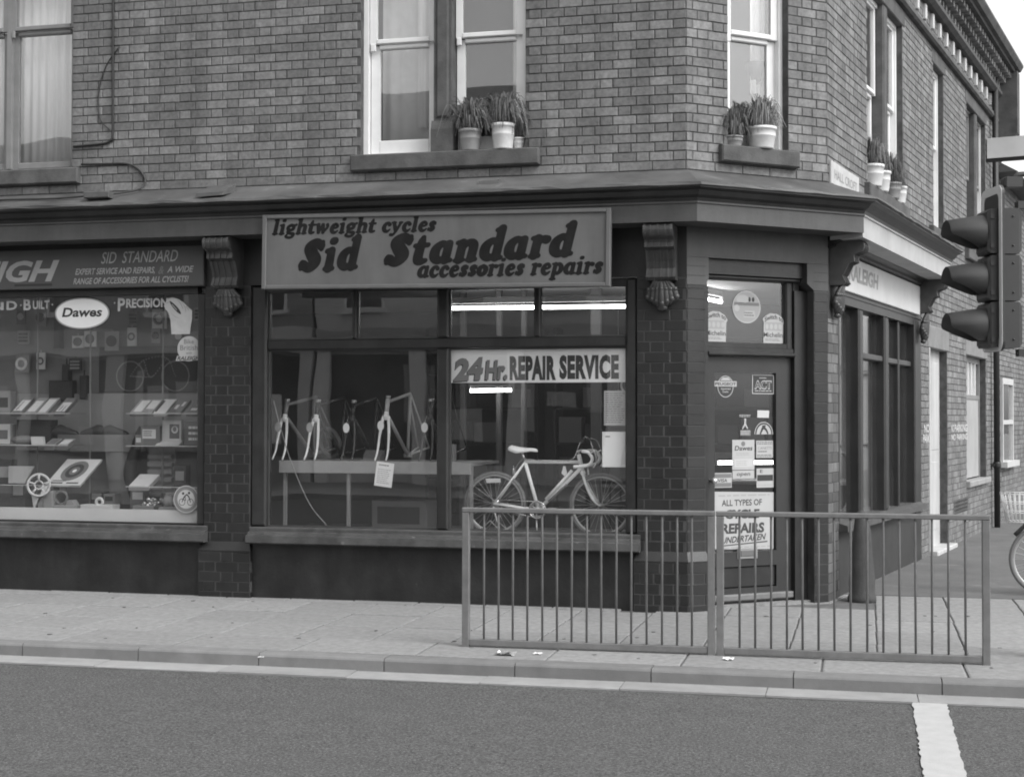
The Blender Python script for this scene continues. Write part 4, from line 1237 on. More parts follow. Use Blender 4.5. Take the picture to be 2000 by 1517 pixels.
# ---- left fascia panel
sg = thing('fascia_sign', 'dark fascia panel over the left window lettered for service and repairs', 'sign', (-8, -.05, 2.86))
q = MB(); q.bbox(-10.4, -5.965, -.05, -.001, 2.865, 3.24, .006); q.build('sign_board', PANEL2, sg)
q = MB()
text(q, 'RALEIGH', -8.98, -7.452, 2.945, .195, -.0525, 0, .035, shear=.32)
text(q, 'SID  STANDARD', -7.015, -6.225, 3.092, .112, -.0525, 0, .004, shear=.30, rise=.006)
text(q, 'EXPERT SERVICE AND REPAIRS,', -7.285, -6.46, 2.993, .058, -.0525, 0, .022, shear=.30)
text(q, '&', -6.425, -6.365, 2.983, .075, -.0525, 1, .02, shear=.30)
text(q, 'A WIDE', -6.335, -6.065, 2.994, .058, -.0525, 0, .022, shear=.30)
text(q, 'RANGE OF ACCESSORIES FOR ALL CYCLISTS!', -7.305, -6.115, 2.903, .058, -.0525, 0, .022, shear=.30)
q.prism_y(rect(-7.93, -7.53, 2.893, 2.915), -.0515, -.0505, 2)
q.build('lettering', [PALE, INK2, INK], sg)

# ---- side street sign board
sg = thing('side_sign', 'weathered pale sign board over the side street window with worn lettering', 'sign', (2.4, -.03, 2.8), S)
q = MB(); q.bbox(.42, 4.20, -.03, -.001, 2.84, 3.175, .006); q.build('sign_board', mat('sign_pale_weathered', .56, .6, .10, 2.2, spots=(3.0, .60, .44, .12)), sg)
q = MB(); text(q, 'RALEIGH', .66, 1.95, 2.96, .15, -.0325, 0, .03, shear=.1)
q.build('lettering', mat('worn_lettering', .30, .7, .2, 7), sg)

# ---- street name plate
sg = thing('street_name_plate', 'white street name plate on the brick corner above the cornice', 'sign', (.6, -.02, 3.75), S)
q = MB(); q.bbox(.05, 1.15, -.022, -.003, 3.775, 3.985, .004); q.build('plate', PLATE, sg)
q = MB(); text(q, 'HALL CROFT', .16, 1.05, 3.835, .085, -.0235, 0, .015); q.build('lettering', mat('faded_black', .25, .8, .2, 12), sg)

# ---- 24 hour repair sign inside the middle window
sg = thing('repair_sign', 'white strip sign reading 24 Hr. REPAIR SERVICE inside the middle window', 'sign', (-2.84, .1, 1.95))
q = MB(); q.box(-3.628, -2.032, .098, .102, 1.958, 2.252); q.build('sign_board', PAPER, sg)
q = MB()
text(q, 'REPAIR', -3.085, -2.665, 1.995, .195, .0955, 0, .060, spacing=1.10); text(q, 'SERVICE', -2.635, -2.105, 2.003, .19, .0955, 0, .060, spacing=1.10)
for dx, dz, y, mi in ((-.010, -.010, .0965, 0), (0, 0, .0952, 1)):
    text(q, '24', -3.60+dx, -3.325+dx, 1.985+dz, .185, y, mi, .06, shear=.12, rise=.05)
    text(q, 'Hr.', -3.310+dx, -3.105+dx, 1.995+dz, .165, y, mi, .05, shear=.12)
q.build('lettering', [mat('sign_black', .03, .6), mat('sign_red_grey', .20, .6)], sg)
# notices
def paper(name, x0, x1, z0, z1, y, label, m_=PAPER, rot=0, draw=None, cat='notice', fr=F, group=None, th=.0012):
    q = MB()
    q.box(x0, x1, y, y+th, z0, z1, 0)
    if draw: draw(q)
    if rot:
        Tm = Matrix.Translation(((x0+x1)/2, 0, (z0+z1)/2)) @ Matrix.Rotation(R(rot), 4, 'Y') @ Matrix.Translation((-(x0+x1)/2, 0, -(z0+z1)/2))
        q.v = [tuple(Tm @ Vector(v)) for v in q.v]
    return tag(q.build(name, [m_, INK, INK2, INK3, PAPER], base=((x0+x1)/2, y, z0), frame_=fr), label, cat, group)
paper('notice', -2.236, -2.034, 1.582, 1.884, .094, 'closely typed sheet taped inside the glass under the repair sign', mat('typed_sheet', .44, .8, .08, 7), draw=lambda q: lines(q, -2.225, -2.045, 1.60, 1.87, 14, .0932, 2, .35))
paper('notice', -2.252, -2.044, 1.219, 1.527, .094, 'blank white sheet taped inside the glass above the bicycle wheel', PAPER, draw=lambda q: lines(q, -2.225, -2.18, 1.475, 1.495, 1, .0932, 2, .6, 0))
paper('notice', -4.385, -4.215, 1.015, 1.238, .235, 'tilted white price list hanging from the frame shelf', PAPER, rot=7, draw=lambda q: (lines(q, -4.36, -4.24, 1.20, 1.222, 1, .2342, 1, .4), lines(q, -4.365, -4.235, 1.04, 1.18, 8, .2342, 3, .3)))

# ---- stickers on the left window
YA = .083
def sticker(name, draw, label, fr, base, mats, cat='sticker', group=None):
    q = MB(); draw(q)
    return tag(q.build(name, mats, base=base, frame_=fr), label, cat, group)
def d1(q):
    q.prism_y(ell(-7.288, 2.638, .300, .160, 40), YA-.001, YA, 1)
    q.prism_y(ell(-7.288, 2.638, .290, .151, 40), YA-.002, YA-.001, 2)
    q.prism_y(ell(-7.288, 2.638, .275, .139, 40), YA-.003, YA-.002, 0)
    text(q, 'Dawes', -7.50, -7.075, 2.607, .088, YA-.0036, 1, .03, shear=.18)
sticker('oval_sticker', d1, 'white oval sticker reading Dawes at the top of the left window', F, (-7.29, YA, 2.48), [PAPER, INK, INK3])
def d2_(q):
    q.prism_y(ell(-6.175, 2.288, .118, .118, 32), YA-.001, YA, 0)
    text(q, 'Bike', -6.225, -6.125, 2.335, .045, YA-.0016, 1, .01); text(q, 'British', -6.265, -6.085, 2.275, .05, YA-.0016, 1, .01); text(q, 'with', -6.205, -6.145, 2.235, .03, YA-.0016, 1, .01)
    q.prism_y([(-6.31, 2.175), (-6.06, 2.18), (-6.045, 2.228), (-6.295, 2.222)], YA-.002, YA-.001, 0)
    text(q, 'RALEIGH', -6.295, -6.06, 2.183, .036, YA-.0026, 2, .03, shear=.3)
sticker('round_sticker', d2_, 'round pale sticker reading Bike British under the printed hand', F, (-6.175, YA, 2.165), [PAPER2, INK2, INK])
def d3(q):
    text(q, 'HAN', -8.58, -8.13, 2.685, .075, YA-.001, 0, .03)
    text(q, 'D', -8.10, -7.985, 2.685, .085, YA-.001, 0, .03); q.prism_y(ell(-7.945, 2.725, .008, .008, 10), YA-.001, YA, 0)
    text(q, 'B', -7.915, -7.835, 2.680, .105, YA-.001, 0, .03); text(q, 'UILT', -7.815, -7.635, 2.688, .080, YA-.001, 0, .03); q.prism_y(ell(-7.605, 2.725, .008, .008, 10), YA-.001, YA, 0)
sticker('window_lettering', d3, 'pale printed words HAND BUILT across the top of the left window', F, (-8.1, YA, 2.68), [mat('decal_pale', .42, .7)], 'window decal')
def d4(q):
    q.prism_y(ell(-6.945, 2.73, .008, .008, 10), YA-.001, YA, 0)
    text(q, 'P', -6.912, -6.835, 2.655, .125, YA-.001, 0, .03); text(q, 'RECISION', -6.825, -6.395, 2.685, .085, YA-.001, 0, .03)
sticker('window_lettering', d4, 'pale printed word PRECISION beside the printed hand on the left window', F, (-6.65, YA, 2.65), [bpy.data.materials['decal_pale']], 'window decal')
def d5(q):
    def hp(x, y): return (-6.386+(x-328)*.00526, 2.694-(y-597)*.00487)
    o = [(334, 652), (370, 652), (371, 640), (374, 622), (374, 607), (366, 600), (356, 590), (346, 584), (335, 581), (327, 583), (322, 590), (319, 597), (322, 603), (328, 611), (332, 625)]
    q.prism_y([hp(*a) for a in o], YA-.002, YA-.0012, 0)
    st = lambda P_, h=.0022: blob_mesh([[(*hp(x, y), r*.005) for x, y, r in s_] for s_ in P_], h)
    q.flat(st([[(331, 589, 1.2), (337, 596, 3.2), (346, 606, 3.4), (351, 612, 1.6)]]), YA-.0026, 1)      # the dark part held between thumb and finger
    q.flat(st([[(335, 595, .9), (344, 605, .9)]]), YA-.0030, 2)
    q.flat(st([[(345, 585, .5), (352, 594, .6), (356, 603, .5)], [(353, 590, .5), (360, 600, .6), (362, 609, .5)], [(362, 598, .5), (367, 606, .5)], [(324, 592, .4), (328, 590, .5)], [(334, 612, .4), (341, 618, .5), (348, 621, .4)]]), YA-.0026, 3)
sticker('hand_decal', d5, 'printed hand holding a small part at the top right of the left window', F, (-6.24, YA, 2.43), [mat('hand_print', .46, .7, .10, 14), INK, INK3, INK2], 'window decal')
def d6(q):
    q.prism_y(ell(-6.195, .882, .128, .128, 36), YA-.001, YA, 0); q.prism_y(ell(-6.195, .882, .120, .120, 36), YA-.0016, YA-.001, 2); q.prism_y(ell(-6.195, .882, .088, .088, 36), YA-.0022, YA-.0016, 0)
    st = []
    for cx, cz in ((-6.235, .855), (-6.15, .855)): st.append([(cx+.03*math.cos(t), cz+.03*math.sin(t), .003) for t in np.linspace(0, 6.283, 9)])
    st += [[(-6.235, .855, .004), (-6.215, .90, .006), (-6.19, .925, .006)], [(-6.15, .855, .004), (-6.165, .90, .006), (-6.185, .925, .006)], [(-6.225, .935, .012), (-6.224, .936, .012)], [(-6.165, .94, .012), (-6.164, .941, .012)], [(-6.205, .905, .004), (-6.20, .87, .004)]]
    q.flat(blob_mesh(st, .004), YA-.0028, 1)
sticker('round_sticker', d6, 'round sticker with two cyclists at the bottom corner of the left window', F, (-6.195, YA, .755), [PAPER2, INK, INK2])

# ---- stickers on the door and the light over it
YT = .1635
def sw(x0, q):
    o = [(x0, 2.318), (x0+.215, 2.318), (x0+.22, 2.49), (x0+.235, 2.51), (x0+.20, 2.555), (x0+.15, 2.582), (x0+.07, 2.585), (x0+.03, 2.565), (x0-.008, 2.535), (x0+.006, 2.50)]
    q.prism_y(o, YT-.001, YT, 0)
    text(q, 'Switch to', x0+.015, x0+.215, 2.535, .042, YT-.0016, 1, .02, arc=.03)
    text(q, 'Michelin', x0+.005, x0+.212, 2.372, .045, YT-.0016, 1, .01)
    lines(q, x0+.02, x0+.20, 2.335, 2.36, 2, YT-.0018, 2, .4)
    q.prism_y(rect(x0+.02, x0+.20, 2.43, 2.505), YT-.0016, YT-.001, 3)
    for k in range(4): q.prism_y(ell(x0+.04+.048*k, 2.467, .017, .025, 14), YT-.002, YT-.0016, 0)
sticker('shaped_sticker', lambda q: sw(.297, q), 'pale shaped sticker at the left of the glass above the shop door', C, (.4, YT, 2.318), [PAPER2, INK, INK2, INK3])
sticker('shaped_sticker', lambda q: sw(.915, q), 'pale shaped sticker at the right of the glass above the shop door', C, (1.02, YT, 2.318), [PAPER2, INK, INK2, INK3])
def rs(q):
    q.prism_y(ell(.735, 2.632, .152, .145, 36), YT-.001, YT, 0); q.prism_y(ell(.735, 2.632, .140, .133, 36), YT-.0016, YT-.001, 3)
    q.prism_y(ell(.69, 2.70, .07, .04, 16), YT-.002, YT-.0016, 0); q.prism_y(rect(.60, .87, 2.645, 2.672), YT-.002, YT-.0016, 2); q.prism_y(ell(.63, 2.62, .03, .03, 14), YT-.0022, YT-.0018, 0)
    q.prism_y([(.70, 2.54), (.83, 2.54), (.82, 2.60), (.72, 2.60)], YT-.002, YT-.0016, 0); lines(q, .71, .82, 2.548, 2.592, 2, YT-.0026, 2, .5)
    for cx in (.765, .805): q.prism_y(ell(cx, 2.70, .014, .022, 12), YT-.002, YT-.0016, 1)
sticker('round_sticker', rs, 'round picture sticker in the middle of the glass above the shop door', C, (.735, YT, 2.487), [PAPER2, INK, INK2, INK3])
YD = .1765
def pg(q):
    q.prism_y(ell(.517, 1.925, .085, .096, 30), YD-.001, YD, 0); q.prism_y(ell(.517, 1.925, .078, .089, 30), YD-.0016, YD-.001, 1)
    q.prism_y(rect(.398, .636, 1.925, 1.972), YD-.0022, YD-.0016, 0); text(q, 'PEUGEOT', .408, .628, 1.936, .026, YD-.0028, 1, .03)
    q.prism_y([(.46, 1.978), (.575, 1.978), (.545, 2.005), (.49, 2.005)], YD-.0022, YD-.0016, 0)
    text(q, 'Appointed', .465, .57, 1.898, .016, YD-.0024, 0, .02); text(q, 'Dealer', .485, .55, 1.872, .016, YD-.0024, 0, .02)
sticker('round_sticker', pg, 'dark round sticker with a pale cross band at the top left of the door glass', C, (.517, YD, 1.83), [PAPER2, INK, INK2])
def act(q):
    q.prism_y(rect(.802, 1.040, 1.862, 2.034), YD-.001, YD, 0); q.prism_y(rect(.811, 1.031, 1.870, 2.026), YD-.0016, YD-.001, 1)
    text(q, 'ACT', .832, 1.008, 1.915, .062, YD-.0026, 1, .012); text(q, 'ACT', .826, 1.014, 1.910, .072, YD-.0022, 0, .06)
    lines(q, .83, 1.01, 1.880, 1.90, 1, YD-.0022, 0, .4, 0); lines(q, .88, .96, 1.998, 2.012, 1, YD-.0022, 0, .5, 0)
sticker('square_sticker', act, 'dark square sticker reading ACT at the top right of the door glass', C, (.92, YD, 1.86), [PAPER2, INK, INK2])
sticker('label_sticker', lambda q: q.prism_y([(.857, 1.652), (.983, 1.650), (.988, 1.715), (.859, 1.717)], YD-.001, YD, 0), 'small blank white label below the square sticker on the door', C, (.92, YD, 1.65), [mat('label_white', .52, .8)])
def tri(q):
    lines(q, .665, .79, 1.655, 1.68, 2, YD-.001, 0, .5, .1)
    q.flat(blob_mesh([[(.728, 1.635, .011), (.727, 1.634, .011)], [(.728, 1.62, .009), (.725, 1.59, .010)], [(.722, 1.59, .008), (.70, 1.555, .006)], [(.73, 1.59, .008), (.752, 1.555, .006)]], .004), YD-.001, 0)
    q.prism_y(rect(.672, .785, 1.492, 1.542), YD-.001, YD, 1); lines(q, .68, .778, 1.498, 1.538, 3, YD-.0016, 0, .5, .1)
sticker('walking_figure_sticker', tri, 'small dark sticker with a pale walking figure in the middle of the door glass', C, (.728, YD, 1.49), [PAPER2, INK2])
def arch(q):
    q.prism_y(ell(.928, 1.502, .102, .112, 24, 0, math.pi), YD-.001, YD, 0); q.prism_y(ell(.928, 1.504, .094, .103, 24, 0, math.pi), YD-.0016, YD-.001, 1); q.prism_y(ell(.928, 1.504, .080, .088, 24, 0, math.pi), YD-.0022, YD-.0016, 0)
    q.flat(blob_mesh([[(.89, 1.51, .008), (.92, 1.56, .012), (.95, 1.545, .01), (.97, 1.512, .008)], [(.915, 1.575, .008), (.94, 1.578, .008)]], .005), YD-.0028, 1)
sticker('arched_sticker', arch, 'half round arched sticker at the right of the door glass', C, (.928, YD, 1.50), [PAPER2, INK])
def dw(q):
    q.prism_y(rect(.588, .826, 1.190, 1.455), YD-.001, YD, 0)
    text(q, 'Dawes', .612, .805, 1.362, .042, YD-.0016, 1, .02, shear=.15); q.prism_y(ell(.705, 1.42, .022, .022, 14), YD-.0016, YD-.001, 2)
    lines(q, .63, .79, 1.315, 1.345, 2, YD-.0016, 3, .4); q.prism_y(rect(.61, .805, 1.215, 1.285), YD-.0016, YD-.001, 4); lines(q, .63, .78, 1.225, 1.275, 3, YD-.0022, 3, .3)
    q.prism_y(rect(.590, .824, 1.112, 1.184), YD-.001, YD, 0); text(q, 'open', .635, .780, 1.138, .036, YD-.0016, 1, .01, shear=.15)
sticker('open_card', dw, 'pale card reading Dawes and open hung in the middle of the door glass', C, (.707, YD, 1.112), [PAPER2, INK, INK2, INK3, mat('card_inset', .5, .8)], 'card')
def cn(q):
    q.prism_y(rect(.846, 1.028, 1.293, 1.447), YD-.001, YD, 0); lines(q, .855, 1.02, 1.41, 1.44, 2, YD-.0016, 2, .6, 0); lines(q, .855, 1.02, 1.298, 1.325, 2, YD-.0016, 2, .6, 0)
    text(q, 'CANETTI', .862, 1.012, 1.368, .026, YD-.0016, 2, .0); lines(q, .862, .96, 1.343, 1.356, 1, YD-.0016, 1, .6, 0)
sticker('square_sticker', cn, 'pale bordered square sticker right of the open card on the door', C, (.937, YD, 1.293), [PAPER2, INK, INK2])
def vs_(q):
    q.prism_y(rect(.388, .582, 1.036, 1.166), YD-.001, YD, 0); q.prism_y(rect(.394, .576, 1.122, 1.158), YD-.0016, YD-.001, 1); q.prism_y(rect(.394, .576, 1.043, 1.078), YD-.0016, YD-.001, 1)
    text(q, 'VISA', .437, .533, 1.085, .030, YD-.0016, 2, .02, shear=.15)
sticker('card_sticker', vs_, 'striped payment card sticker at the left of the door glass', C, (.485, YD, 1.036), [PAPER2, INK2, INK])
def ec(q):
    q.prism_y(rect(.848, 1.034, 1.028, 1.200), YD-.001, YD, 0); text(q, 'E', .885, .915, 1.160, .03, YD-.0016, 1, .01); q.prism_y(rect(.856, 1.027, 1.088, 1.142), YD-.0016, YD-.001, 1); lines(q, .86, 1.02, 1.045, 1.058, 1, YD-.0016, 2, .5, 0)
sticker('card_sticker', ec, 'payment card sticker with a dark band at the right of the door glass', C, (.94, YD, 1.028), [PAPER2, INK, INK3])
def po(q):
    q.prism_y([(.386, .500), (1.030, .478), (1.036, .985), (.386, 1.004)], YD-.001, YD, 0)
    lines(q, .44, .99, .955, .975, 1, YD-.0016, 3, .6, 0); lines(q, .44, .99, .498, .515, 1, YD-.0016, 3, .6, 0)
    text(q, 'ALL TYPES OF', .475, .905, .875, .055, YD-.0016, 1, .02); text(q, 'CYCLE', .51, .88, .765, .075, YD-.0016, 1, .045, shear=.06); text(q, 'REPAIRS', .47, .93, .635, .085, YD-.0016, 1, .045, shear=.06)
    text(q, 'UNDERTAKEN', .475, .95, .545, .055, YD-.0016, 1, .03, shear=.3, rise=.05)
    q.prism_y([(.475, .520), (.965, .544), (.965, .555), (.475, .530)], YD-.0016, YD-.001, 1)
sticker('poster', po, 'pale hand lettered poster about cycle repairs on the lower door glass', C, (.71, YD, .48), [PAPER2, mat('poster_ink', .05, .7), INK2, INK3], 'poster')

# ---- plants on the window sills
def plant(fr, x, y, z, pr_, ph, lh, n, seed, label, pm=POT, lm=LEAF, spread=1.0, square=False, group='potted plants on the upper window sills'):
    rg = random.Random(seed)
    t = thing('potted_plant', label, 'plant', (x, y, z), fr, group)
    q = MB()
    q.lathe([(pr_*.80, z), (pr_*.84, z+.01), (pr_*.97, z+ph*.55), (pr_*.99, z+ph*.56), (pr_*.99, z+ph*.60), (pr_*1.0, z+ph*.86), (pr_*1.07, z+ph*.87), (pr_*1.07, z+ph), (pr_*.95, z+ph), (pr_*.9, z+ph*.9)], (x, y, 0), 20)
    q.build('pot', pm, t)
    q = MB()
    for i in range(n):                               # arching leaves, some upright, some hanging over the rim
        a = rg.uniform(0, 2*math.pi); kind_ = rg.random()
        out = spread*(rg.uniform(.02, .09) if kind_ < .35 else rg.uniform(.07, .17)); hgt = lh*(rg.uniform(.6, 1.1) if kind_ < .35 else rg.uniform(.25, .85))
        w_ = rg.uniform(.0035, .0075); r0 = pr_*.7*rg.random()
        bx, by = x+r0*math.cos(a), y+r0*math.sin(a)*.7
        end = hgt*rg.uniform(.75, 1.05) if kind_ < .35 else hgt*rg.uniform(-.35, .6)
        wb = rg.uniform(-.03, .03)
        P_ = [(bx, by, z+ph*.92), (bx+out*.35*math.cos(a)+wb*.4, by+out*.35*math.sin(a), z+ph+hgt*.62), (bx+out*.8*math.cos(a)+wb, by+out*.6*math.sin(a), z+ph+hgt*.98), (bx+out*1.3*math.cos(a)+wb*1.3, by+out*.8*math.sin(a), z+ph+end)]
        sp_ = spline(P_, 3)
        sx, sy = -math.sin(a)*w_, math.cos(a)*w_
        if rg.random() < .5: sx, sy = w_, 0
        vs = []; fs = []
        for k, p in enumerate(sp_):
            u = max(.15, 1-abs(k/(len(sp_)-1)*1.7-.75)*.8)
            vs += [(p[0]-sx*u, p[1]-sy*u, p[2]), (p[0]+sx*u, p[1]+sy*u, p[2]+.003)]
        for k in range(len(sp_)-1): fs.append((2*k, 2*k+1, 2*k+3, 2*k+2))
        q.add(vs, fs)
    q.build('foliage', lm, t, kind='stuff')
    return t
plant(F, -3.43, .02, 4.015, .098, .19, .27, 368, 1, 'strappy plant in a pale pot beside the window mullion', POTD, LEAF, 1.15)
plant(F, -3.125, .005, 4.015, .100, .225, .27, 416, 2, 'strappy plant in a ribbed white pot at the right of the paired window', POT, LEAF, 1.05)
plant(F, -3.00, .08, 4.015, .055, .11, .24, 90, 3, 'bushy plant in a small pot at the right end of the paired window sill', POT, LEAF, .9)
plant(C, .50, .03, 4.015, .085, .09, .24, 416, 4, 'small dark leafy plant at the left of the window over the door', POTD, LEAFD, .75)
plant(C, .79, .01, 4.015, .125, .19, .27, 416, 5, 'tall grassy plant in a white tub over the shop door', POT, LEAF, .75)
plant(S, 1.80, .0, 3.99, .12, .22, .28, 320, 6, 'wispy plant in a white pot nearest the street corner', POT, LEAF, 1.0)
plant(S, 2.18, .0, 3.99, .11, .21, .27, 288, 7, 'bushy plant in a white pot second from the street corner', POT, LEAF, .9)
plant(S, 2.72, .0, 3.99, .11, .17, .30, 384, 8, 'dark bushy plant in a pale pot third from the street corner', POTD, LEAFD, 1.1)
plant(S, 3.08, .0, 3.99, .10, .18, .22, 256, 9, 'low plant in a slim white pot at the far end of the side sill', POT, LEAFD, .8)
# hanging planter inside the window over the door
q = MB(); q.lathe([(.03, 4.66), (.06, 4.70), (.075, 4.78), (.09, 4.86), (.082, 4.862), (.06, 4.76)], (.93, .30, 0), 16); q.tube([(.93, .30, 4.86), (.93, .30, 6.0)], .012, 6)
tag(q.build('hanging_pot', mat('pot_dark', .08, .6), base=(.93, .30, 4.66), frame_=C), 'dark pot hanging inside the window above the shop door', 'plant pot')

# ---- cables on the front wall
def cable(pts, r, label, fr=F, m_=BLACK, name='cable'):
    q = MB(); q.tube([tuple(p) for p in spline(pts, 6)], r, 6)
    return tag(q.build(name, m_, base=pts[0], frame_=fr), label, 'cable', 'cables on the upper front wall')
cable([(-6.93, -.012, 6.2), (-6.93, -.012, 5.2), (-6.925, -.012, 4.34), (-6.945, -.012, 4.27), (-7.02, -.012, 4.235), (-7.34, -.012, 4.22)], .011, 'dark cable running down the brick wall to the far left window')
cable([(-7.25, -.02, 4.045), (-7.0, -.012, 4.04), (-6.77, -.012, 4.03), (-6.64, -.012, 3.96), (-6.58, -.02, 3.86), (-6.60, -.10, 3.775), (-6.72, -.20, 3.73), (-6.80, -.27, 3.71)], .010, 'dark cable looping from the left sill to the junction box')
cable([(-6.86, -.012, 5.15), (-7.0, -.012, 4.97), (-7.075, -.012, 4.72), (-7.06, -.012, 4.48), (-6.96, -.012, 4.36)], .006, 'thin looped wire on the brick wall beside the far left window')
cable([(-6.98, -.29, 3.70), (-7.15, -.24, 3.70), (-7.4, -.25, 3.69), (-7.8, -.22, 3.70), (-8.6, -.2, 3.71)], .009, 'dark cable lying along the lead roof at far left')
q = MB(); q.bbox(-7.03, -6.77, -.36, -.27, 3.665, 3.725, .008); tag(q.build('junction_box', STONE, base=(-6.9, -.31, 3.66)), 'small dark junction box lying on the lead roof', 'junction box')

# ---- litter on the pavement
def litter(x, y, s, seed, label, m_):
    rg = random.Random(seed); q = MB(); vs = []; n = 5
    for j in range(n):
        for i in range(n): vs.append((x+s*(i/(n-1)-.5)+rg.uniform(-.01, .01), y+s*.6*(j/(n-1)-.5), .004+rg.random()*s*.22))
    fs = [(j*n+i, j*n+i+1, (j+1)*n+i+1, (j+1)*n+i) for j in range(n-1) for i in range(n-1)]
    q.add(vs, fs); tag(q.build('litter', m_, base=(x, y, 0)), label, 'litter', 'litter along the kerb')
litter(-2.45, -2.60, .13, 1, 'crumpled foil wrapper under the left guard rail', mat('foil', .35, .35, .6, 30, metal=.4))
litter(-2.24, -2.52, .06, 2, 'white paper scrap under the left guard rail', PAPER)
litter(-.93, -2.43, .08, 3, 'white paper scrap by the middle post of the railings', PAPER)
litter(-4.05, -3.12, .035, 4, 'white scrap lying on the gutter blocks at left', PAPER)

ch = thing('added_mirror_house', 'unseen pale clad house added far off for the reflection in the side window', 'house', (46, 78, 0))  # made-up house out of view, added only for the glass to reflect
q = MB(); q.box(36, 56, 72, 84, -.1, 4.6); q.build('wall', OPP, ch)
for k in range(12):
    q = MB(); q.box(35.97, 36, 71.9, 84.1, .36*k, .36*k+.35); q.build('cladding_board', WHITE, ch)
q = MB(); q.prism_y([(35.7, 4.6), (56.3, 4.6), (46, 6.4)], 71.8, 84.2); q.build('roof', SLATE, ch)
# ---- bicycles
def wheel(t, c, r, tyre_r, nsp=28, tm=RUBBER):
    q = MB(); q.torus(c, (0, 1, 0), r-tyre_r, tyre_r, 48, 8); w_ = q.build('wheel', tm, t)
    q = MB(); q.torus(c, (0, 1, 0), r-2.1*tyre_r, tyre_r*.62, 48, 6); q.build('rim', RIM, w_)
    q = MB(); q.tube([(c[0], c[1]-.045, c[2]), (c[0], c[1]+.045, c[2])], .016, 12); q.lathe([(.024, -.03), (.024, -.026)], c, 12, ax='y'); q.lathe([(.024, .026), (.024, .03)], c, 12, ax='y'); q.tube([(c[0], c[1]-.06, c[2]), (c[0], c[1]+.06, c[2])], .005, 6); q.build('hub', STEEL, w_)
    q = MB()
    for k in range(nsp):
        a = 2*math.pi*k/nsp; s_ = 1 if k % 2 else -1; a2 = a+(.5 if k % 4 < 2 else -.5)
        q.tube([(c[0]+.022*math.cos(a2), c[1]+.027*s_, c[2]+.022*math.sin(a2)), (c[0]+(r-2.2*tyre_r)*math.cos(a), c[1], c[2]+(r-2.2*tyre_r)*math.sin(a))], .0017, 4, cap=False)
    q.build('spokes', STEEL, w_, kind='stuff')
    return w_
def seg(q, a, b, r, n=10, mi=0): q.tube([a, b], r, n, mi)

by = .40
bk = thing('racing_bicycle', 'small white racing bicycle with dropped handlebars standing in the middle shop window', 'bicycle', (-2.8, by, .573))
RH = (-3.296, by, .868); FH = (-2.318, by, .864); WR = .292
BB = (-2.890, by, .819); ST = (-3.015, by, 1.250); HT = (-2.517, by, 1.305); HB = (-2.488, by, 1.182)
wheel(bk, RH, WR, .017); wheel(bk, FH, WR, .017)
q = MB()
seg(q, ST, (HT[0]+.010, by, 1.250), .0165); seg(q, BB, ST, .0165); seg(q, BB, (HB[0]-.005, by, HB[2]+.02), .018); seg(q, (HT[0]-.004, by, HT[2]+.015), (HB[0]+.004, by, HB[2]-.015), .019)
q.tube([(BB[0], by-.036, BB[2]), (BB[0], by+.036, BB[2])], .021, 14)
for s_ in (-1, 1):
    seg(q, (BB[0]-.02, by+.02*s_, BB[2]), (RH[0], by+.058*s_, RH[2]), .009); seg(q, (ST[0]-.008, by+.014*s_, ST[2]-.015), (RH[0], by+.058*s_, RH[2]), .0075)
q.build('frame', BIKEW, bk)
q = MB(); seg(q, (BB[0]+.09, by-.001, BB[2]+.081), (HB[0]-.14, by-.001, HB[2]-.127), .017); q.build('down_tube_decal', mat('frame_decal', .20, .3, .1, 20), bk)
q = MB()
q.sphere((HB[0]+.006, by, HB[2]-.028), .026, 12, 8)
for s_ in (-1, 1): q.tube([tuple(p) for p in spline([(HB[0]+.006, by+.022*s_, HB[2]-.03), (HB[0]+.055, by+.05*s_, 1.02), (FH[0]-.055, by+.055*s_, .912), (FH[0], by+.056*s_, FH[2])], 6)], [.013]*12+[.011, .010, .009, .008, .008, .007, .007], 8)
q.build('fork', BIKEW, bk)
q = MB(); seg(q, ST, (-3.045, by, 1.345), .0125); q.build('seat_post', CHROME, bk)
q = MB()
vs = []; fs = []
prof = [(-3.16, .07, 1.385, .03), (-3.14, .085, 1.395, .055), (-3.085, .08, 1.385, .065), (-3.02, .05, 1.374, .045), (-2.96, .030, 1.372, .034), (-2.915, .024, 1.366, .030), (-2.898, .014, 1.355, .018)]
for x, w_, zt, dp_ in prof:
    for (dy, dz) in ((-1, -dp_*.9), (-.9, -.012), (-.5, 0), (0, .004), (.5, 0), (.9, -.012), (1, -dp_*.9), (.4, -dp_*.7), (-.4, -dp_*.7)): vs.append((x, by+w_*dy*.95, zt+dz))
k = 9
for i in range(len(prof)-1):
    for j in range(k): fs.append((i*k+j, (i+1)*k+j, (i+1)*k+(j+1) % k, i*k+(j+1) % k))
fs += [tuple(range(k)), tuple(range(len(prof)*k-1, len(prof)*k-k-1, -1))]
q.add(vs, fs, 0, True); q.build('saddle', BIKEW, bk)
q = MB()
q.tube([tuple(p) for p in spline([(HT[0], by, HT[2]), (HT[0]-.008, by, 1.345), (-2.485, by, 1.356), (-2.455, by, 1.350)], 5)], .012, 8); q.build('stem', CHROME, bk)
q = MB()
for s_ in (-1, 1):
    P_ = [(-2.455, by, 1.350), (-2.455, by+.14*s_, 1.350), (-2.44, by+.175*s_, 1.350), (-2.395, by+.185*s_, 1.340), (-2.362, by+.187*s_, 1.285), (-2.392, by+.188*s_, 1.235), (-2.45, by+.19*s_, 1.220), (-2.53, by+.19*s_, 1.214)]
    q.tube([tuple(p) for p in spline(P_, 6)], .0155, 8)
q.build('handlebar', BIKEW, bk)
q = MB()
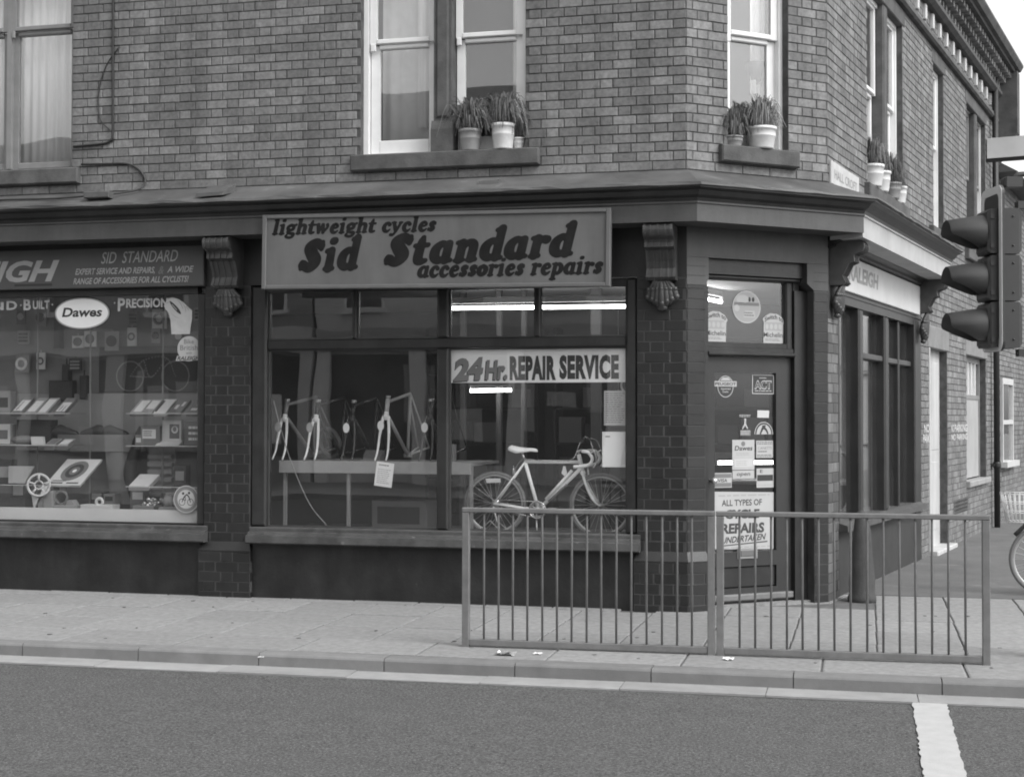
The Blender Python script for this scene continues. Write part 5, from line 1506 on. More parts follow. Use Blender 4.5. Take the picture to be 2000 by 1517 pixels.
for s_ in (-1, 1):
    q.tube([tuple(p) for p in spline([(-2.382, by+.186*s_, 1.330), (-2.350, by+.186*s_, 1.350), (-2.330, by+.186*s_, 1.31), (-2.325, by+.187*s_, 1.25), (-2.355, by+.188*s_, 1.205)], 5)], [.013, .014, .013, .012, .011, .010]+[.008]*15, 8)
q.build('brake_lever', CHROME, bk)
q = MB()
for s_, pk in ((-1, 1.455), (1, 1.44)):
    q.tube([tuple(p) for p in spline([(-2.350, by+.186*s_, 1.35), (-2.385, by+.16*s_, 1.44), (-2.445, by+.09*s_, pk+.02), (-2.51, by+.03*s_, 1.42), (-2.555, by-.02*s_, 1.30), (-2.61, by-.02, 1.262)], 7)], .0028, 5)
q.tube([tuple(p) for p in spline([(-2.61, by-.02, 1.262), (-2.85, by-.02, 1.258), (-2.99, by-.02, 1.275), (-3.06, by-.01, 1.25), (-3.11, by, 1.18)], 6)], .0028, 5)
q.build('brake_cable', CHROME, bk)
q = MB(); seg(q, (-2.815, by-.03, .915), (-2.575, by-.03, 1.175), .0145); q.build('pump', BIKEW, bk)
q = MB(); q.torus((BB[0], by-.045, BB[2]), (0, 1, 0), .075, .008, 32, 6); q.torus((BB[0], by-.048, BB[2]), (0, 1, 0), .058, .004, 32, 6)
for a in range(3):
    g = 2.1*a+.4; seg(q, (BB[0], by-.045, BB[2]), (BB[0]+.07*math.cos(g), by-.045, BB[2]+.07*math.sin(g)), .007, 6)
seg(q, (BB[0], by-.055, BB[2]), (BB[0]+.145, by-.06, BB[2]+.012), .008, 8); seg(q, (BB[0], by+.055, BB[2]), (BB[0]-.14, by+.06, BB[2]-.012), .008, 8)
q.build('chainset', CHROME, bk)
q = MB(); q.bbox(BB[0]+.115, BB[0]+.20, by-.14, by-.07, BB[2]+.002, BB[2]+.026, .004); q.bbox(BB[0]-.19, BB[0]-.11, by+.07, by+.14, BB[2]-.026, BB[2]-.002, .004); q.build('pedal', STEEL, bk)
q = MB(); q.lathe([(.038, -.046), (.038, -.028)], RH, 20, ax='y'); q.lathe([(.028, -.058), (.028, -.046)], RH, 20, ax='y')
for zo in (.075, -.075): seg(q, (BB[0], by-.045, BB[2]+zo), (RH[0], by-.04, RH[2]+zo*.5), .003, 5)
q.tube([tuple(p) for p in spline([(RH[0], by-.06, RH[2]-.02), (RH[0]+.01, by-.06, .80), (RH[0]+.025, by-.06, .75), (RH[0]+.035, by-.06, .70)], 4)], .010, 6); q.lathe([(.02, .05), (.02, .06)], (RH[0]+.035, by, .70), 12, ax='y')
q.build('rear_derailleur', STEEL, bk)
q = MB()
for hx, hz in ((-3.12, 1.165), (-2.435, 1.155)): q.tube([tuple(p) for p in spline([(hx, by-.03, hz-.03), (hx+.005, by-.035, hz+.02), (hx, by, hz+.045), (hx, by+.035, hz+.02), (hx, by+.03, hz-.03)], 4)], .006, 6)
q.build('brake_caliper', CHROME, bk)
q = MB(); q.prism_y([(-3.367, 1.055), (-3.232, 1.062), (-3.240, 1.098), (-3.378, 1.095)], by-.03, by-.028); q.build('reflector', CARDW, bk)
q = MB(); q.prism_y([(-2.655, 1.215), (-2.672, 1.15), (-2.645, 1.125), (-2.62, 1.15), (-2.635, 1.215)], by-.03, by-.028); q.build('price_tag', PAPER, bk)
q = MB()
q.tube([(RH[0]-.16, by-.14, .578), (RH[0]-.02, by-.09, .72), (RH[0]+.14, by-.14, .578)], .006, 6); q.tube([(RH[0]-.16, by+.14, .578), (RH[0]-.02, by+.09, .72), (RH[0]+.14, by+.14, .578)], .006, 6); q.tube([(BB[0]-.02, by, BB[2]-.02), (BB[0]+.01, by-.10, .578)], .008, 6)
tag(q.build('display_stand', STEEL, base=(RH[0], by, .6)), 'thin wire stand propping the rear wheel of the white bicycle', 'stand')

# shopper bicycle with a basket at the right edge of the picture
sx, sy = 1.275, 1.90
bk2 = thing('shopper_bicycle', 'bicycle with a white wire basket standing on the footway at the far right edge', 'bicycle', (sx+.9, sy, 0))
FH2 = (sx+.335, sy, .335); RH2 = (sx+1.36, sy, .335); r2 = .335
wheel(bk2, FH2, r2, .02); wheel(bk2, RH2, r2, .02)
q = MB()
hb2 = (FH2[0]+.15, sy, .66); ht2 = (FH2[0]+.20, sy, .86); bb2 = (sx+.90, sy, .30); st2 = (sx+1.03, sy, .78)
seg(q, ht2, hb2, .02); seg(q, hb2, bb2, .02); seg(q, bb2, st2, .016); seg(q, ht2, (sx+.98, sy, .62), .014)
for s_ in (-1, 1): seg(q, bb2, (RH2[0], sy+.06*s_, RH2[2]), .01); seg(q, st2, (RH2[0], sy+.06*s_, RH2[2]), .008)
q.build('frame', FRAMED, bk2)
q = MB()
for s_ in (-1, 1): q.tube([tuple(p) for p in spline([(hb2[0], sy+.04*s_, hb2[2]), (FH2[0]+.07, sy+.055*s_, .47), (FH2[0], sy+.055*s_, .335)], 6)], .011, 8)
q.build('fork', FRAMED, bk2)
q = MB(); q.tube([tuple(p) for p in spline([(ht2[0]+.14, sy-.28, 1.10), (ht2[0]+.02, sy-.22, 1.12), (ht2[0]-.01, sy-.06, 1.06), (ht2[0]-.01, sy+.06, 1.06), (ht2[0]+.02, sy+.22, 1.12), (ht2[0]+.14, sy+.28, 1.10)], 6)], .011, 8); seg(q, ht2, (ht2[0]+.03, sy, 1.06), .012); q.build('handlebar', CHROME, bk2)
q = MB(); seg(q, (ht2[0]-.02, sy-.24, 1.125), (ht2[0]+.14, sy-.28, 1.10), .017); seg(q, (ht2[0]-.02, sy+.24, 1.125), (ht2[0]+.14, sy+.28, 1.10), .017); q.build('grip', BLACK, bk2)
q = MB(); q.sphere((st2[0]+.05, sy, .93), .12, 14, 8, sc=(1.1, .85, .4)); seg(q, st2, (st2[0]+.04, sy, .93), .012); q.build('saddle', BLACK, bk2)
q = MB()
bx0, bx1, bz0, bz1 = sx-.06, sx+.30, .69, .95
def bpt(u, v, t):                                    # basket corner points, wider at the top
    e = .05*(1-t)
    return (bx0+e+(bx1-bx0-2*e)*u, sy-.19+e+(.38-2*e)*v, bz0+(bz1-bz0)*t)
for t in (0, .33, .66, 1):
    P_ = [bpt(0, 0, t), bpt(1, 0, t), bpt(1, 1, t), bpt(0, 1, t), bpt(0, 0, t)]
    for a_, b_ in zip(P_, P_[1:]): seg(q, a_, b_, .004, 5)
for k in range(9):
    u = k/8
    for a_, b_ in ((bpt(u, 0, 0), bpt(u, 0, 1)), (bpt(u, 1, 0), bpt(u, 1, 1)), (bpt(0, u, 0), bpt(0, u, 1)), (bpt(1, u, 0), bpt(1, u, 1)), (bpt(u, 0, 0), bpt(u, 1, 0))): seg(q, a_, b_, .003, 5)
q.build('basket', WHITE, bk2)
q = MB(); q.tube([tuple(p) for p in spline([(FH2[0]-.28, sy, .56), (FH2[0]-.12, sy, .70), (FH2[0]+.1, sy, .71), (FH2[0]+.3, sy, .62)], 5)], .022, 6); q.tube([tuple(p) for p in spline([(RH2[0]-.25, sy, .63), (RH2[0], sy, .715), (RH2[0]+.25, sy, .63), (RH2[0]+.36, sy, .4)], 5)], .022, 6); q.build('mudguard', FRAMED, bk2)
q = MB(); seg(q, (bb2[0]-.08, sy-.06, bb2[2]-.15), (bb2[0]+.08, sy+.06, bb2[2]+.15), .009, 8); q.lathe([(.09, -.05), (.09, -.045)], bb2, 24, ax='y'); q.bbox(bb2[0]-.12, bb2[0]-.04, sy-.16, sy-.06, bb2[2]-.165, bb2[2]-.14, .004); q.build('chainset', CHROME, bk2)

# ---- frames on the display shelf of the middle window
q = MB()
q.bbox(-5.36, -3.50, .30, .325, 1.130, 1.245, .004); q.box(-5.36, -3.50, .325, 1.35, 1.205, 1.23)
sh = thing('display_shelf', 'pale fronted shelf board carrying the bare cycle frames in the middle window', 'shelf', (-4.45, .3, .6))
q.build('shelf_board', WOODL, sh)
q = MB()
for x in (-4.70, -3.52, -5.33): q.box(x, x+.03, .34, .37, .60, 1.205)
q.build('leg', mat('shelf_leg', .22, .6), sh)
SZ = 1.247
def bare_frame(xf, label, m_fork, m_frame, tag_m, k=1.0, ang=-97, y0=.335, tone=None):
    "bicycle frame and fork without wheels, standing on its fork ends and bottom bracket"
    t = thing('bare_bicycle', label, 'bicycle frame', (xf, y0, SZ), None, 'bare cycle frames on the window shelf')
    a = R(ang); fx, fy = math.cos(a), math.sin(a)     # direction the fork points
    def W(u, v, h): return (xf+fx*(u-.62*k)-fy*v, y0+fy*(u-.62*k)+fx*v, SZ+h)
    bb = W(0, 0, .035*k); st = W(-.05*k, 0, .60*k); ht = W(.46*k, 0, .545*k); hb = W(.495*k, 0, .40*k)
    q = MB()
    seg(q, st, W(.465*k, 0, .52*k), .015); seg(q, bb, st, .0155); seg(q, bb, W(.49*k, 0, .42*k), .0165); seg(q, ht, hb, .0205)
    q.tube([W(0, -.036, .035*k), W(0, .036, .035*k)], .022, 12)
    for s_ in (-1, 1): seg(q, bb, W(-.38*k, .058*s_, .10*k), .010); seg(q, W(-.05*k, .012*s_, .585*k), W(-.38*k, .058*s_, .10*k), .008)
    q.build('frame', m_frame, t)
    q = MB(); q.sphere(W(.50*k, 0, .385*k), .03, 10, 6); seg(q, W(.5*k, 0, .385*k), W(.49*k, 0, .43*k), .022)
    for s_ in (-1, 1): q.tube([tuple(p) for p in spline([W(.50*k, .025*s_, .39*k), W(.535*k, .045*s_, .24*k), W(.57*k, .052*s_, .09*k), W(.62*k, .056*s_, .004)], 5)], [.014]*6+[.013, .012, .012, .011, .011, .010, .010, .009, .009, .008], 8)
    q.build('fork', m_fork, t)
    q = MB(); seg(q, W(.457*k, 0, .545*k), W(.452*k, 0, .575*k), .024, 12); q.build('headset', STEEL, t)
    q = MB(); c_ = W(.55*k, 0, .31*k); q.prism_y(ell(c_[0], c_[2], .032, .046, 16), c_[1]-.09, c_[1]-.0885); q.tube([(c_[0], c_[1]-.089, c_[2]+.04), (c_[0], c_[1]-.02, c_[2]+.11)], .0015, 4); q.build('price_tag', tag_m, t)
    return t
bare_frame(-5.39, 'grey frame with a white fork and grey tag at the left end of the shelf', BIKEW, FRAMEG, CARD, ang=-101)
bare_frame(-5.07, 'dark frame with a white fork standing second from the left on the shelf', BIKEW, FRAMED, PAPER2, .99, ang=-99)
bare_frame(-4.705, 'dark frame with a dark fork and pale drop shaped tag on the shelf', FRAMED, FRAMED, PAPER, .98, ang=-96)
bare_frame(-4.37, 'all white frame and fork standing tallest on the shelf', BIKEW, mat('pale_enamel', .5, .3), PAPER, 1.05, ang=-95)
bare_frame(-3.945, 'dark frame with a white tag at the right end of the shelf', FRAMED, FRAMED, PAPER, 1.0, ang=-94)
q = MB(); q.tube([tuple(p) for p in spline([(-5.355, .16, 1.80), (-5.30, .16, 1.60), (-5.18, .16, 1.24), (-5.0, .16, .86), (-4.83, .16, .66)], 8)], .0045, 6)
tag(q.build('cane', CARD, base=(-4.83, .16, .64)), 'thin pale cane leaning across the left pane of the middle window', 'cane')
q = MB(); q.bbox(-4.075+.18, -3.735, .55, .66, 1.231, 1.40, .004); q.box(-3.88, -3.75, .548, .55, 1.27, 1.30, 1); q.box(-3.88, -3.75, .548, .55, 1.33, 1.36, 1)
tag(q.build('parts_box', [CARD, INK], base=(-3.8, .55, 1.231)), 'small striped carton on the frame shelf behind the right hand frame', 'box')
q = MB(); q.prism_x([(.6, 1.231), (.6, 1.29), (.68, 1.34), (.75, 1.33), (.75, 1.231)], -4.63, -4.47)
tag(q.build('parts_box', INK2, base=(-4.55, .6, 1.231)), 'small dark box on the frame shelf between two frames', 'box')
q = MB(); q.torus((-5.12, 1.0, 1.40), (.5, 1, .3), .14, .022, 28, 8); tag(q.build('tyre', RUBBER, base=(-5.12, 1.0, 1.23)), 'tyre leaning behind the left frames on the shelf', 'tyre')

# ---- display bed and inside of the shop
q = MB(); q.box(-5.50, -1.95, .15, 1.5, .48, .573); tag(q.build('window_bed', mat('bed_cloth', .06, .8), bld))
q = MB(); q.box(-10.3, -6.0, .15, 1.0, .40, .60); q.build('window_bed', INTW, bld)
for x0, x1, y, z0, z1 in ((-3.40, -3.33, 2.6, .1, 3.05), (-3.02, -2.96, 2.9, .1, 3.05), (-2.86, -2.78, 3.3, .1, 3.05), (-3.75, -3.68, 2.4, .1, 3.05)):
    pass
def post(x, y, w_, label, m_=mat('post_grey', .13, .7)):
    q = MB(); q.bbox(x-w_/2, x+w_/2, y, y+.08, .02, 3.05, .006); q.bbox(x-w_/2-.02, x+w_/2+.02, y-.01, y+.09, .02, .12, .004)
    tag(q.build('interior_post', m_, base=(x, y, .02)), label, 'post', 'timber posts inside the shop')
post(-4.42, 3.3, .06, 'grey timber post inside the shop left of the white bicycle'); post(-3.95, 3.1, .055, 'grey timber post inside the shop behind the bicycle saddle'); post(-3.67, 3.1, .05, 'grey timber post inside the shop just right of the bicycle saddle'); post(-2.865, 3.1, .11, 'wide grey timber post inside the shop behind the handlebars')
# fluorescent tubes (lit in the photograph)
def tube_light(a, b_, label, wd=.05, e=None):
    a = Vector(a); b_ = Vector(b_); d = (b_-a).normalized(); u_ = d.cross(Vector((0, 0, 1))).normalized()
    t = thing('fluorescent_light', label, 'lamp', tuple((a+b_)/2+Vector((0, 0, .08))))
    q = MB(); q.tube([a, b_], .019, 10); q.build('tube', TUBE, t)
    q = MB()
    L_ = (b_-a).length; ang = math.atan2(d.y, d.x)
    Tm = Matrix.Translation(a) @ Matrix.Rotation(ang, 4, 'Z')
    q.box(-.02, L_+.02, -wd/2, wd/2, .045, .11, T=Tm); q.box(-.02, .0, -.02, .02, -.03, .045, T=Tm); q.box(L_, L_+.02, -.02, .02, -.03, .045, T=Tm); q.build('fitting', CARD, t)
tube_light((-4.36, 2.5, 2.815), (-2.0, 2.5, 2.80), 'long lit fluorescent tube seen through the top lights of the middle window')
tube_light((-4.20, 2.85, 1.940), (-3.735, 2.85, 1.946), 'short lit fluorescent tube low at the back of the shop')
tube_light((-1.93, 2.35, 2.93), (-1.56, 3.6, 2.92), 'lit fluorescent tube seen through the glass above the shop door')
tube_light((-1.55, 3.05, 1.175), (-.55, 3.6, 1.175), 'lit strip light behind the door glass at counter height')
# stock shelves along the back of the shop: dark racks with boxes
for i, (x0, x1, y) in enumerate(((-5.6, -4.1, 5.75), (-3.9, -2.3, 5.75), (-2.2, -.8, 5.6))):
    t = thing('stock_rack', ['dark stock rack with cartons behind the left half of the middle window', 'dark stock rack with cartons behind the white bicycle', 'dark stock rack with cartons seen past the notices'][i], 'rack', ((x0+x1)/2, y, .02))
    q = MB()
    for z in (.4, .85, 1.3, 1.75, 2.2, 2.6): q.box(x0, x1, y, y+.4, z, z+.03)
    q.box(x0, x0+.04, y, y+.4, .02, 2.8); q.box(x1-.04, x1, y, y+.4, .02, 2.8); q.build('shelf', WOODD, t)
rg = random.Random(5)
kinds = [('parts_carton', mat('carton_dark', .06, .7)), ('parts_carton', mat('carton_mid', .11, .7)), ('parts_carton', mat('carton_light', .20, .7))]
for i, (x0, x1, y) in enumerate(((-5.55, -4.15, 5.72), (-3.85, -2.35, 5.72), (-2.15, -.85, 5.57))):
    for zi, z in enumerate((.43, .88, 1.33, 1.78, 2.23)):
        x = x0+.03; nth = 0
        while x < x1-.2:
            w_ = rg.uniform(.16, .34); h = rg.uniform(.16, .36)
            if rg.random() < .72 and x+w_ < x1:
                q = MB(); q.bbox(x, x+w_, y-.005*rg.random(), y+.28, z, z+h, .004); k = rg.randrange(3); nth += 1
                tag(q.build('parts_carton', kinds[k][1], base=(x+w_/2, y, z)), '%s carton, %s on the %s shelf of rack %s' % (('dark', 'grey', 'pale')[k], ('first', 'second', 'third', 'fourth', 'fifth', 'sixth', 'seventh')[nth-1], ('lowest', 'second lowest', 'middle', 'second highest', 'top')[zi], ('behind bare frames', 'behind white bicycle', 'past taped notices')[i]), 'box', 'cartons on the stock racks')
            x += w_+rg.uniform(.01, .08)
# wheel rims and hubs hanging from the ceiling at the right of the shop
for i, (x, z, r_) in enumerate(((-2.62, 2.02, .10), (-2.25, 1.98, .09), (-2.75, 1.68, .08), (-2.45, 1.60, .11))):
    q = MB(); q.torus((x, 3.9, z), (.2, 1, 0), r_, .012, 24, 6); q.tube([(x, 3.9, z+r_), (x, 3.9, 3.0)], .003, 4)
    tag(q.build('hanging_chainring', STEEL, base=(x, 3.9, z)), ['metal chainring hanging inside the shop just left of the upper notice', 'metal chainring hanging behind the upper typed notice in the shop', 'smallest metal chainring hanging inside the shop above the handlebars', 'largest metal chainring hanging inside the shop near the lower notice'][i], 'chainring', 'chainrings hanging inside the shop')
# workbench under the short tube, counter inside the door
t = thing('shop_counter', 'dark counter inside the shop door', 'counter', (-1, 3.2, 0))
q = MB(); q.box(-1.9, -.2, 3.1, 3.7, .02, .95); q.build('cabinet', WOODD, t); q = MB(); q.bbox(-1.95, -.15, 3.05, 3.75, .95, .99, .005); q.build('top', CARD, t)

# ---- left window display
q = MB(); q.box(-10.2, -6.0, .98, 1.02, .60, 2.95); tag(q.build('display_back_panel', BOARD, bld))
q = MB(); q.box(-10.3, -6.062, .125, .145, .655, .775); tag(q.build('window_upstand', mat('upstand_white', .62, .6, .06, 4), bld))
for nm, x0, x1, ups, lb in (('l', -9.0, -7.545, (-8.10, -7.515), 'glass display shelves with thin uprights at the left of the left window'), ('r', -6.945, -6.085, (-6.725, -6.245), 'glass display shelves with thin uprights at the right of the left window')):
    t = thing('display_stand', lb, 'shelving', ((x0+x1)/2, .35, .6))
    for z, xa, xb in ((1.685, x0, x1), (1.374, x0, x1-.02 if nm == 'l' else x1), (.982, x0, x1)):
        q = MB(); q.box(xa, xb, .32, .62, z-.006, z, 0); q.box(xa, xb, .315, .3195, z-.007, z+.001, 1); q.build('glass_shelf', [SHELFG, mat('shelf_edge', .55, .3) if 'shelf_edge' not in bpy.data.materials else bpy.data.materials['shelf_edge']], t)
    for x in ups:
        q = MB(); q.tube([(x, .64, .60), (x, .64, 2.86)], .009, 8); q.build('upright', CARD, t)
def tbox(x, z, w_, dp_, th, lean, label, m_, print_=None, y=.34, name='display_box', group='boxes on the glass shelves'):
    "carton lying back at an angle on a shelf"
    q = MB()
    Tm = Matrix.Translation((x, y, z)) @ Matrix.Rotation(R(-lean), 4, 'X')
    # local: front face is x-z, leaning back
    Tm = Matrix.Translation((x, y, z)) @ Matrix.Rotation(R(90-lean), 4, 'X') @ Matrix.Translation((0, 0, 0))
    Tm = Matrix.Translation((x, y+.0, z)) @ Matrix.Rotation(R(lean-90), 4, 'X')
    q.box(-w_/2, w_/2, 0, th, 0, dp_, 0, T=Tm)
    if print_:
        for (a, b_, c_, d, mi) in print_: q.box(-w_/2+w_*a, -w_/2+w_*b_, -.001, 0, dp_*c_, dp_*d, mi, T=Tm)
    q.v = [(v[0]+(.45*(v[2]-z)), v[1], v[2]) for v in q.v]
    return tag(q.build(name, [m_, INK, CARDW, INK2], base=(x, y, z)), label, 'box', group)
stripe = [(.1, .9, .15, .85, 2), (.25, .4, .2, .8, 1)]
Lb = ['white striped box lying back at the left end of the upper left shelf', 'plain pale box second on the upper left shelf', 'white box third on the upper left shelf', 'white box with dark stripes at the right end of the upper left shelf']
for i, (px, m_, pr2) in enumerate(((-8.16, INK2, stripe), (-7.995, CARD, [(.1, .8, .1, .8, 2)]), (-7.87, CARD, [(.1, .8, .05, .9, 2)]), (-7.685, INK2, [(.1, .9, .1, .7, 2), (.25, .4, .15, .5, 1), (.6, .7, .1, .5, 1)]))):
    tbox(px, 1.687, .115, .20, .05, 48, Lb[i], m_, pr2)
Lb = ['pale box at the left end of the upper right shelf', 'grey box second on the upper right shelf', 'white box third on the upper right shelf', 'dark box with white marks fourth on the upper right shelf', 'dark box with white marks at the right end of the upper right shelf']
for i, (px, m_, pr2) in enumerate(((-6.86, CARD, [(.2, .9, .1, .9, 2)]), (-6.75, CARD, [(.2, .9, .3, .9, 2)]), (-6.61, CARDW, [(0, .2, .1, .9, 1)]), (-6.455, INK2, [(.2, .45, .3, .6, 2), (.6, .8, .5, .8, 2)]), (-6.27, INK2, [(.2, .7, .2, .35, 2), (.4, .9, .55, .7, 2)]))):
    tbox(px, 1.687, .125, .18, .05, 48, Lb[i], m_, pr2)
# lower left shelves
tbox(-7.78, 1.376, .11, .12, .06, 30, 'small pale box on the middle left shelf', CARD, [(.1, .9, .1, .9, 3)]); tbox(-7.64, 1.376, .11, .12, .06, 30, 'small pale box at the right end of the middle left shelf', CARD, [(.1, .9, .1, .8, 2)])
q = MB(); q.prism_y([(-7.99, 1.376), (-7.86, 1.376), (-7.87, 1.455), (-8.0, 1.455)], .36, .40); tag(q.build('folded_card', CARDW, base=(-7.93, .36, 1.376)), 'white folded card standing on the middle left shelf', 'card')
q = MB(); q.sphere((-8.13, .45, 1.42), .10, 14, 8, sc=(1.4, .8, .45)); tag(q.build('saddle', INK2, base=(-8.13, .45, 1.376)), 'dark saddle lying on the middle left shelf', 'saddle')
def shoe(x, z, label, fl=1, m_=BLACK):
    q = MB(); vs = []; fs = []
    pr2 = [(-.13, .035, .035), (-.10, .04, .085), (-.04, .038, .10), (.02, .036, .075), (.08, .042, .055), (.13, .036, .035), (.15, .015, .02)]
    for px, hw, h in pr2:
        for j in range(8):
            a = math.pi*j/7; vs.append((x+fl*px, .48-hw*math.cos(a), z+h*math.sin(a)))
    for i in range(len(pr2)-1):
        for j in range(7): fs.append((i*8+j, (i+1)*8+j, (i+1)*8+j+1, i*8+j+1))
        fs.append((i*8, i*8+7, (i+1)*8+7, (i+1)*8))
    fs += [tuple(range(8)), tuple(range(len(pr2)*8-1, len(pr2)*8-9, -1))]
    q.add(vs, fs, 0, True); return tag(q.build('cycling_shoe', m_, base=(x, .48, z)), label, 'shoe', 'dark shoes in the left window')
q = MB(); q.bbox(-7.80, -7.05, .75, .95, 1.30, 1.475, .005); tag(q.build('display_plinth', CARD, base=(-7.4, .8, 1.3)), 'pale plinth behind the left shelves carrying dark shoes', 'plinth')
shoe(-7.70, 1.476, 'dark cycling shoe on the pale plinth nearest the left shelves'); shoe(-7.38, 1.476, 'dark cycling shoe in the middle of the pale plinth', -1); shoe(-7.16, 1.476, 'dark cycling shoe at the right end of the pale plinth')
q = MB(); q.bbox(-8.25, -7.86, .5, .62, 1.376, 1.62, .01); tag(q.build('holdall', INK, base=(-8.05, .5, 1.376)), 'dark bag standing at the back of the middle left shelf', 'bag')
# chainset card
q = MB()
Tm = Matrix.Translation((-7.63, .33, .985)) @ Matrix.Rotation(R(-42), 4, 'X')
q.box(-.19, .19, 0, .03, 0, .33, 0, T=Tm)
for r0, mi in ((.125, 3), (.085, 1), (.05, 3), (.02, 2)):
    q.prism_y([(a*1.0, b_+.18) for a, b_ in ell(0, 0, r0, r0, 24)], -.001-.0006*(.13-r0)*20, 0, mi, T=Tm)
for (a, b_, c_, d) in ((-.15, -.02, .02, .035), (.02, .15, .02, .035), (-.15, .0, .05, .06)): q.box(a, b_, -.001, 0, c_, d, 1, T=Tm)
q.v = [(v[0]+.45*(v[2]-.985), v[1], v[2]) for v in q.v]
tag(q.build('chainset_box', [CARDW, INK, PAPER, INK2], base=(-7.6, .33, .985)), 'open white box showing a dark chainset on the lower left shelf', 'box')
q = MB(); q.torus((-7.845, .26, .985), (.35, -1, .1), .105, .013, 32, 6); q.torus((-7.845, .26, .985), (.35, -1, .1), .04, .008, 20, 6)
for a in range(5):
    g = a*1.2566+.3; q.tube([(-7.845+.04*math.cos(g), .26+.014*math.cos(g), .985+.04*math.sin(g)), (-7.845+.10*math.cos(g), .26+.035*math.cos(g), .985+.10*math.sin(g))], .010, 6)
tag(q.build('chainring', CARDW, base=(-7.845, .26, .87)), 'white spoked chainring leaning against the lower left shelf', 'chainring')
q = MB(); q.prism_y([(-7.93, .88), (-7.80, .90), (-7.745, .985), (-7.80, .975), (-7.90, .74)], .27, .28); tag(q.build('card_tag', CARDW, base=(-7.85, .27, .76)), 'white pointed card under the white chainring', 'card')
q = MB(); q.prism_y([(-8.3, .99), (-8.12, .99), (-8.02, 1.16), (-8.3, 1.16)], .45, .47); tag(q.build('leaflet', PAPER2, base=(-8.2, .45, .99)), 'pale leaflet at the left end of the lower left shelf', 'leaflet')
# right shelves
q = MB(); q.bbox(-6.86, -6.66, .45, .55, 1.376, 1.56, .004); q.box(-6.84, -6.70, .448, .45, 1.44, 1.53, 1); lines(q, -6.83, -6.72, 1.46, 1.52, 3, .4472, 2); tag(q.build('display_box', [INK2, CARDW, INK], base=(-6.76, .45, 1.376)), 'dark box with a white label on the middle right shelf', 'box', 'boxes on the glass shelves')
q = MB(); q.bbox(-6.66, -6.46, .50, .56, 1.39, 1.62, .004); q.box(-6.58, -6.475, .498, .50, 1.44, 1.58, 1); q.prism_y(ell(-6.525, 1.525, .035, .035, 18), .4972, .498, 0); q.prism_y(ell(-6.525, 1.532, .02, .024, 14), .4964, .4972, 1); q.prism_x([(.40, 1.376), (.50, 1.42), (.50, 1.376)], -6.68, -6.44)
tag(q.build('display_box', [CARDW, INK2], base=(-6.56, .45, 1.376)), 'white box with a dark square and ring on the middle right shelf', 'box', 'boxes on the glass shelves')
q = MB(); q.bbox(-6.40, -6.12, .46, .60, 1.376, 1.60, .004)
for k in range(3): lines(q, -6.36, -6.20, 1.42+.055*k, 1.455+.055*k, 1, .4592, 1, .7, 0)
tag(q.build('display_box', [INK2, CARDW], base=(-6.26, .46, 1.376)), 'dark box with three pale lines of print on the middle right shelf', 'box', 'boxes on the glass shelves')
tbox(-6.82, .985, .21, .17, .06, 40, 'white box lying back on the lower right shelf', CARDW)
q = MB(); q.prism_y([(-6.18, .985), (-6.06, .985), (-6.06, 1.14)], .40, .44); tag(q.build('folded_card', CARDW, base=(-6.1, .40, .985)), 'white triangular card at the right end of the lower right shelf', 'card')
# clothing and panels at the back
q = MB(); q.bbox(-8.52, -6.02, .93, .97, 1.30, 1.885, .006); tag(q.build('backdrop_board', mat('panel_pale', .27, .8, .08, 3), base=(-7.1, .95, 1.3)), 'pale panel across the back of the left window display', 'panel')
q = MB(); q.bbox(-7.60, -6.05, .955, .975, 1.90, 2.36, .004, 0)
st = []
for cx in (-7.25, -6.75): st.append([(cx+.15*math.cos(t), 2.06+.15*math.sin(t), .008) for t in np.linspace(0, 6.283, 13)])
st += [[(-7.25, 2.06, .008), (-7.10, 2.22, .010), (-6.85, 2.24, .010), (-6.75, 2.06, .008)], [(-7.10, 2.22, .009), (-7.02, 2.05, .010), (-6.86, 2.22, .009)], [(-7.25, 2.06, .007), (-7.02, 2.05, .008)]]
q.flat(blob_mesh(st, .010), .954, 1)
tag(q.build('poster', [INK, INK2], base=(-6.8, .96, 1.9)), 'dark wide poster of a racing bicycle at the back of the left window', 'poster')
for i, (x, z, s_) in enumerate(((-8.05, 2.5, 1.0), (-7.95, 2.05, .9), (-7.75, 1.95, .8))):
    q = MB(); q.bbox(x-.04, x+.04, .90, .975, z-.15*s_, z+.15*s_, .01); q.tube([(x, .93, z+.15*s_), (x, .93, z+.22*s_)], .006, 5)
    tag(q.build('hanging_pump', INK, base=(x, .93, z)), ['dark pump card hanging high on the back panel of the left window', 'dark tool card hanging on the back panel of the left window', 'small dark tool card hanging low on the back panel of the left window'][i], 'tool card', 'tool cards hanging in the left window')
q = MB(); q.bbox(-8.12, -7.86, .86, .975, 1.80, 2.02, .02); tag(q.build('cycle_bag', INK, base=(-8, .9, 1.8)), 'square dark cycle bag hanging on the back panel of the left window', 'bag')
q = MB()
vs = []; fs = []
for i in range(9):
    for j in range(9):
        u, v = i/8, j/8
        vs.append((-7.42+.30*u+.02*math.sin(v*5), .80-.05*math.sin(u*math.pi)+.015*math.sin(v*9), .78+.62*v))
for i in range(8):
    for j in range(8): fs.append((i*9+j, (i+1)*9+j, (i+1)*9+j+1, i*9+j+1))
q.add(vs, fs, 0, True); tag(q.build('jersey', mat('jersey_grey', .24, .9, .1, 5), base=(-7.3, .8, .78)), 'pale grey jersey hanging in the middle of the left window', 'jersey')
q = MB()
for k in range(6): q.bbox(-6.92, -6.66, .70, .76, .86+.075*k, .905+.075*k, .006)
q.box(-6.93, -6.65, .762, .775, .84, 1.34)
tag(q.build('glove_rack', CARD, base=(-6.8, .7, .84)), 'rack of striped packets behind the right glass shelves', 'rack')
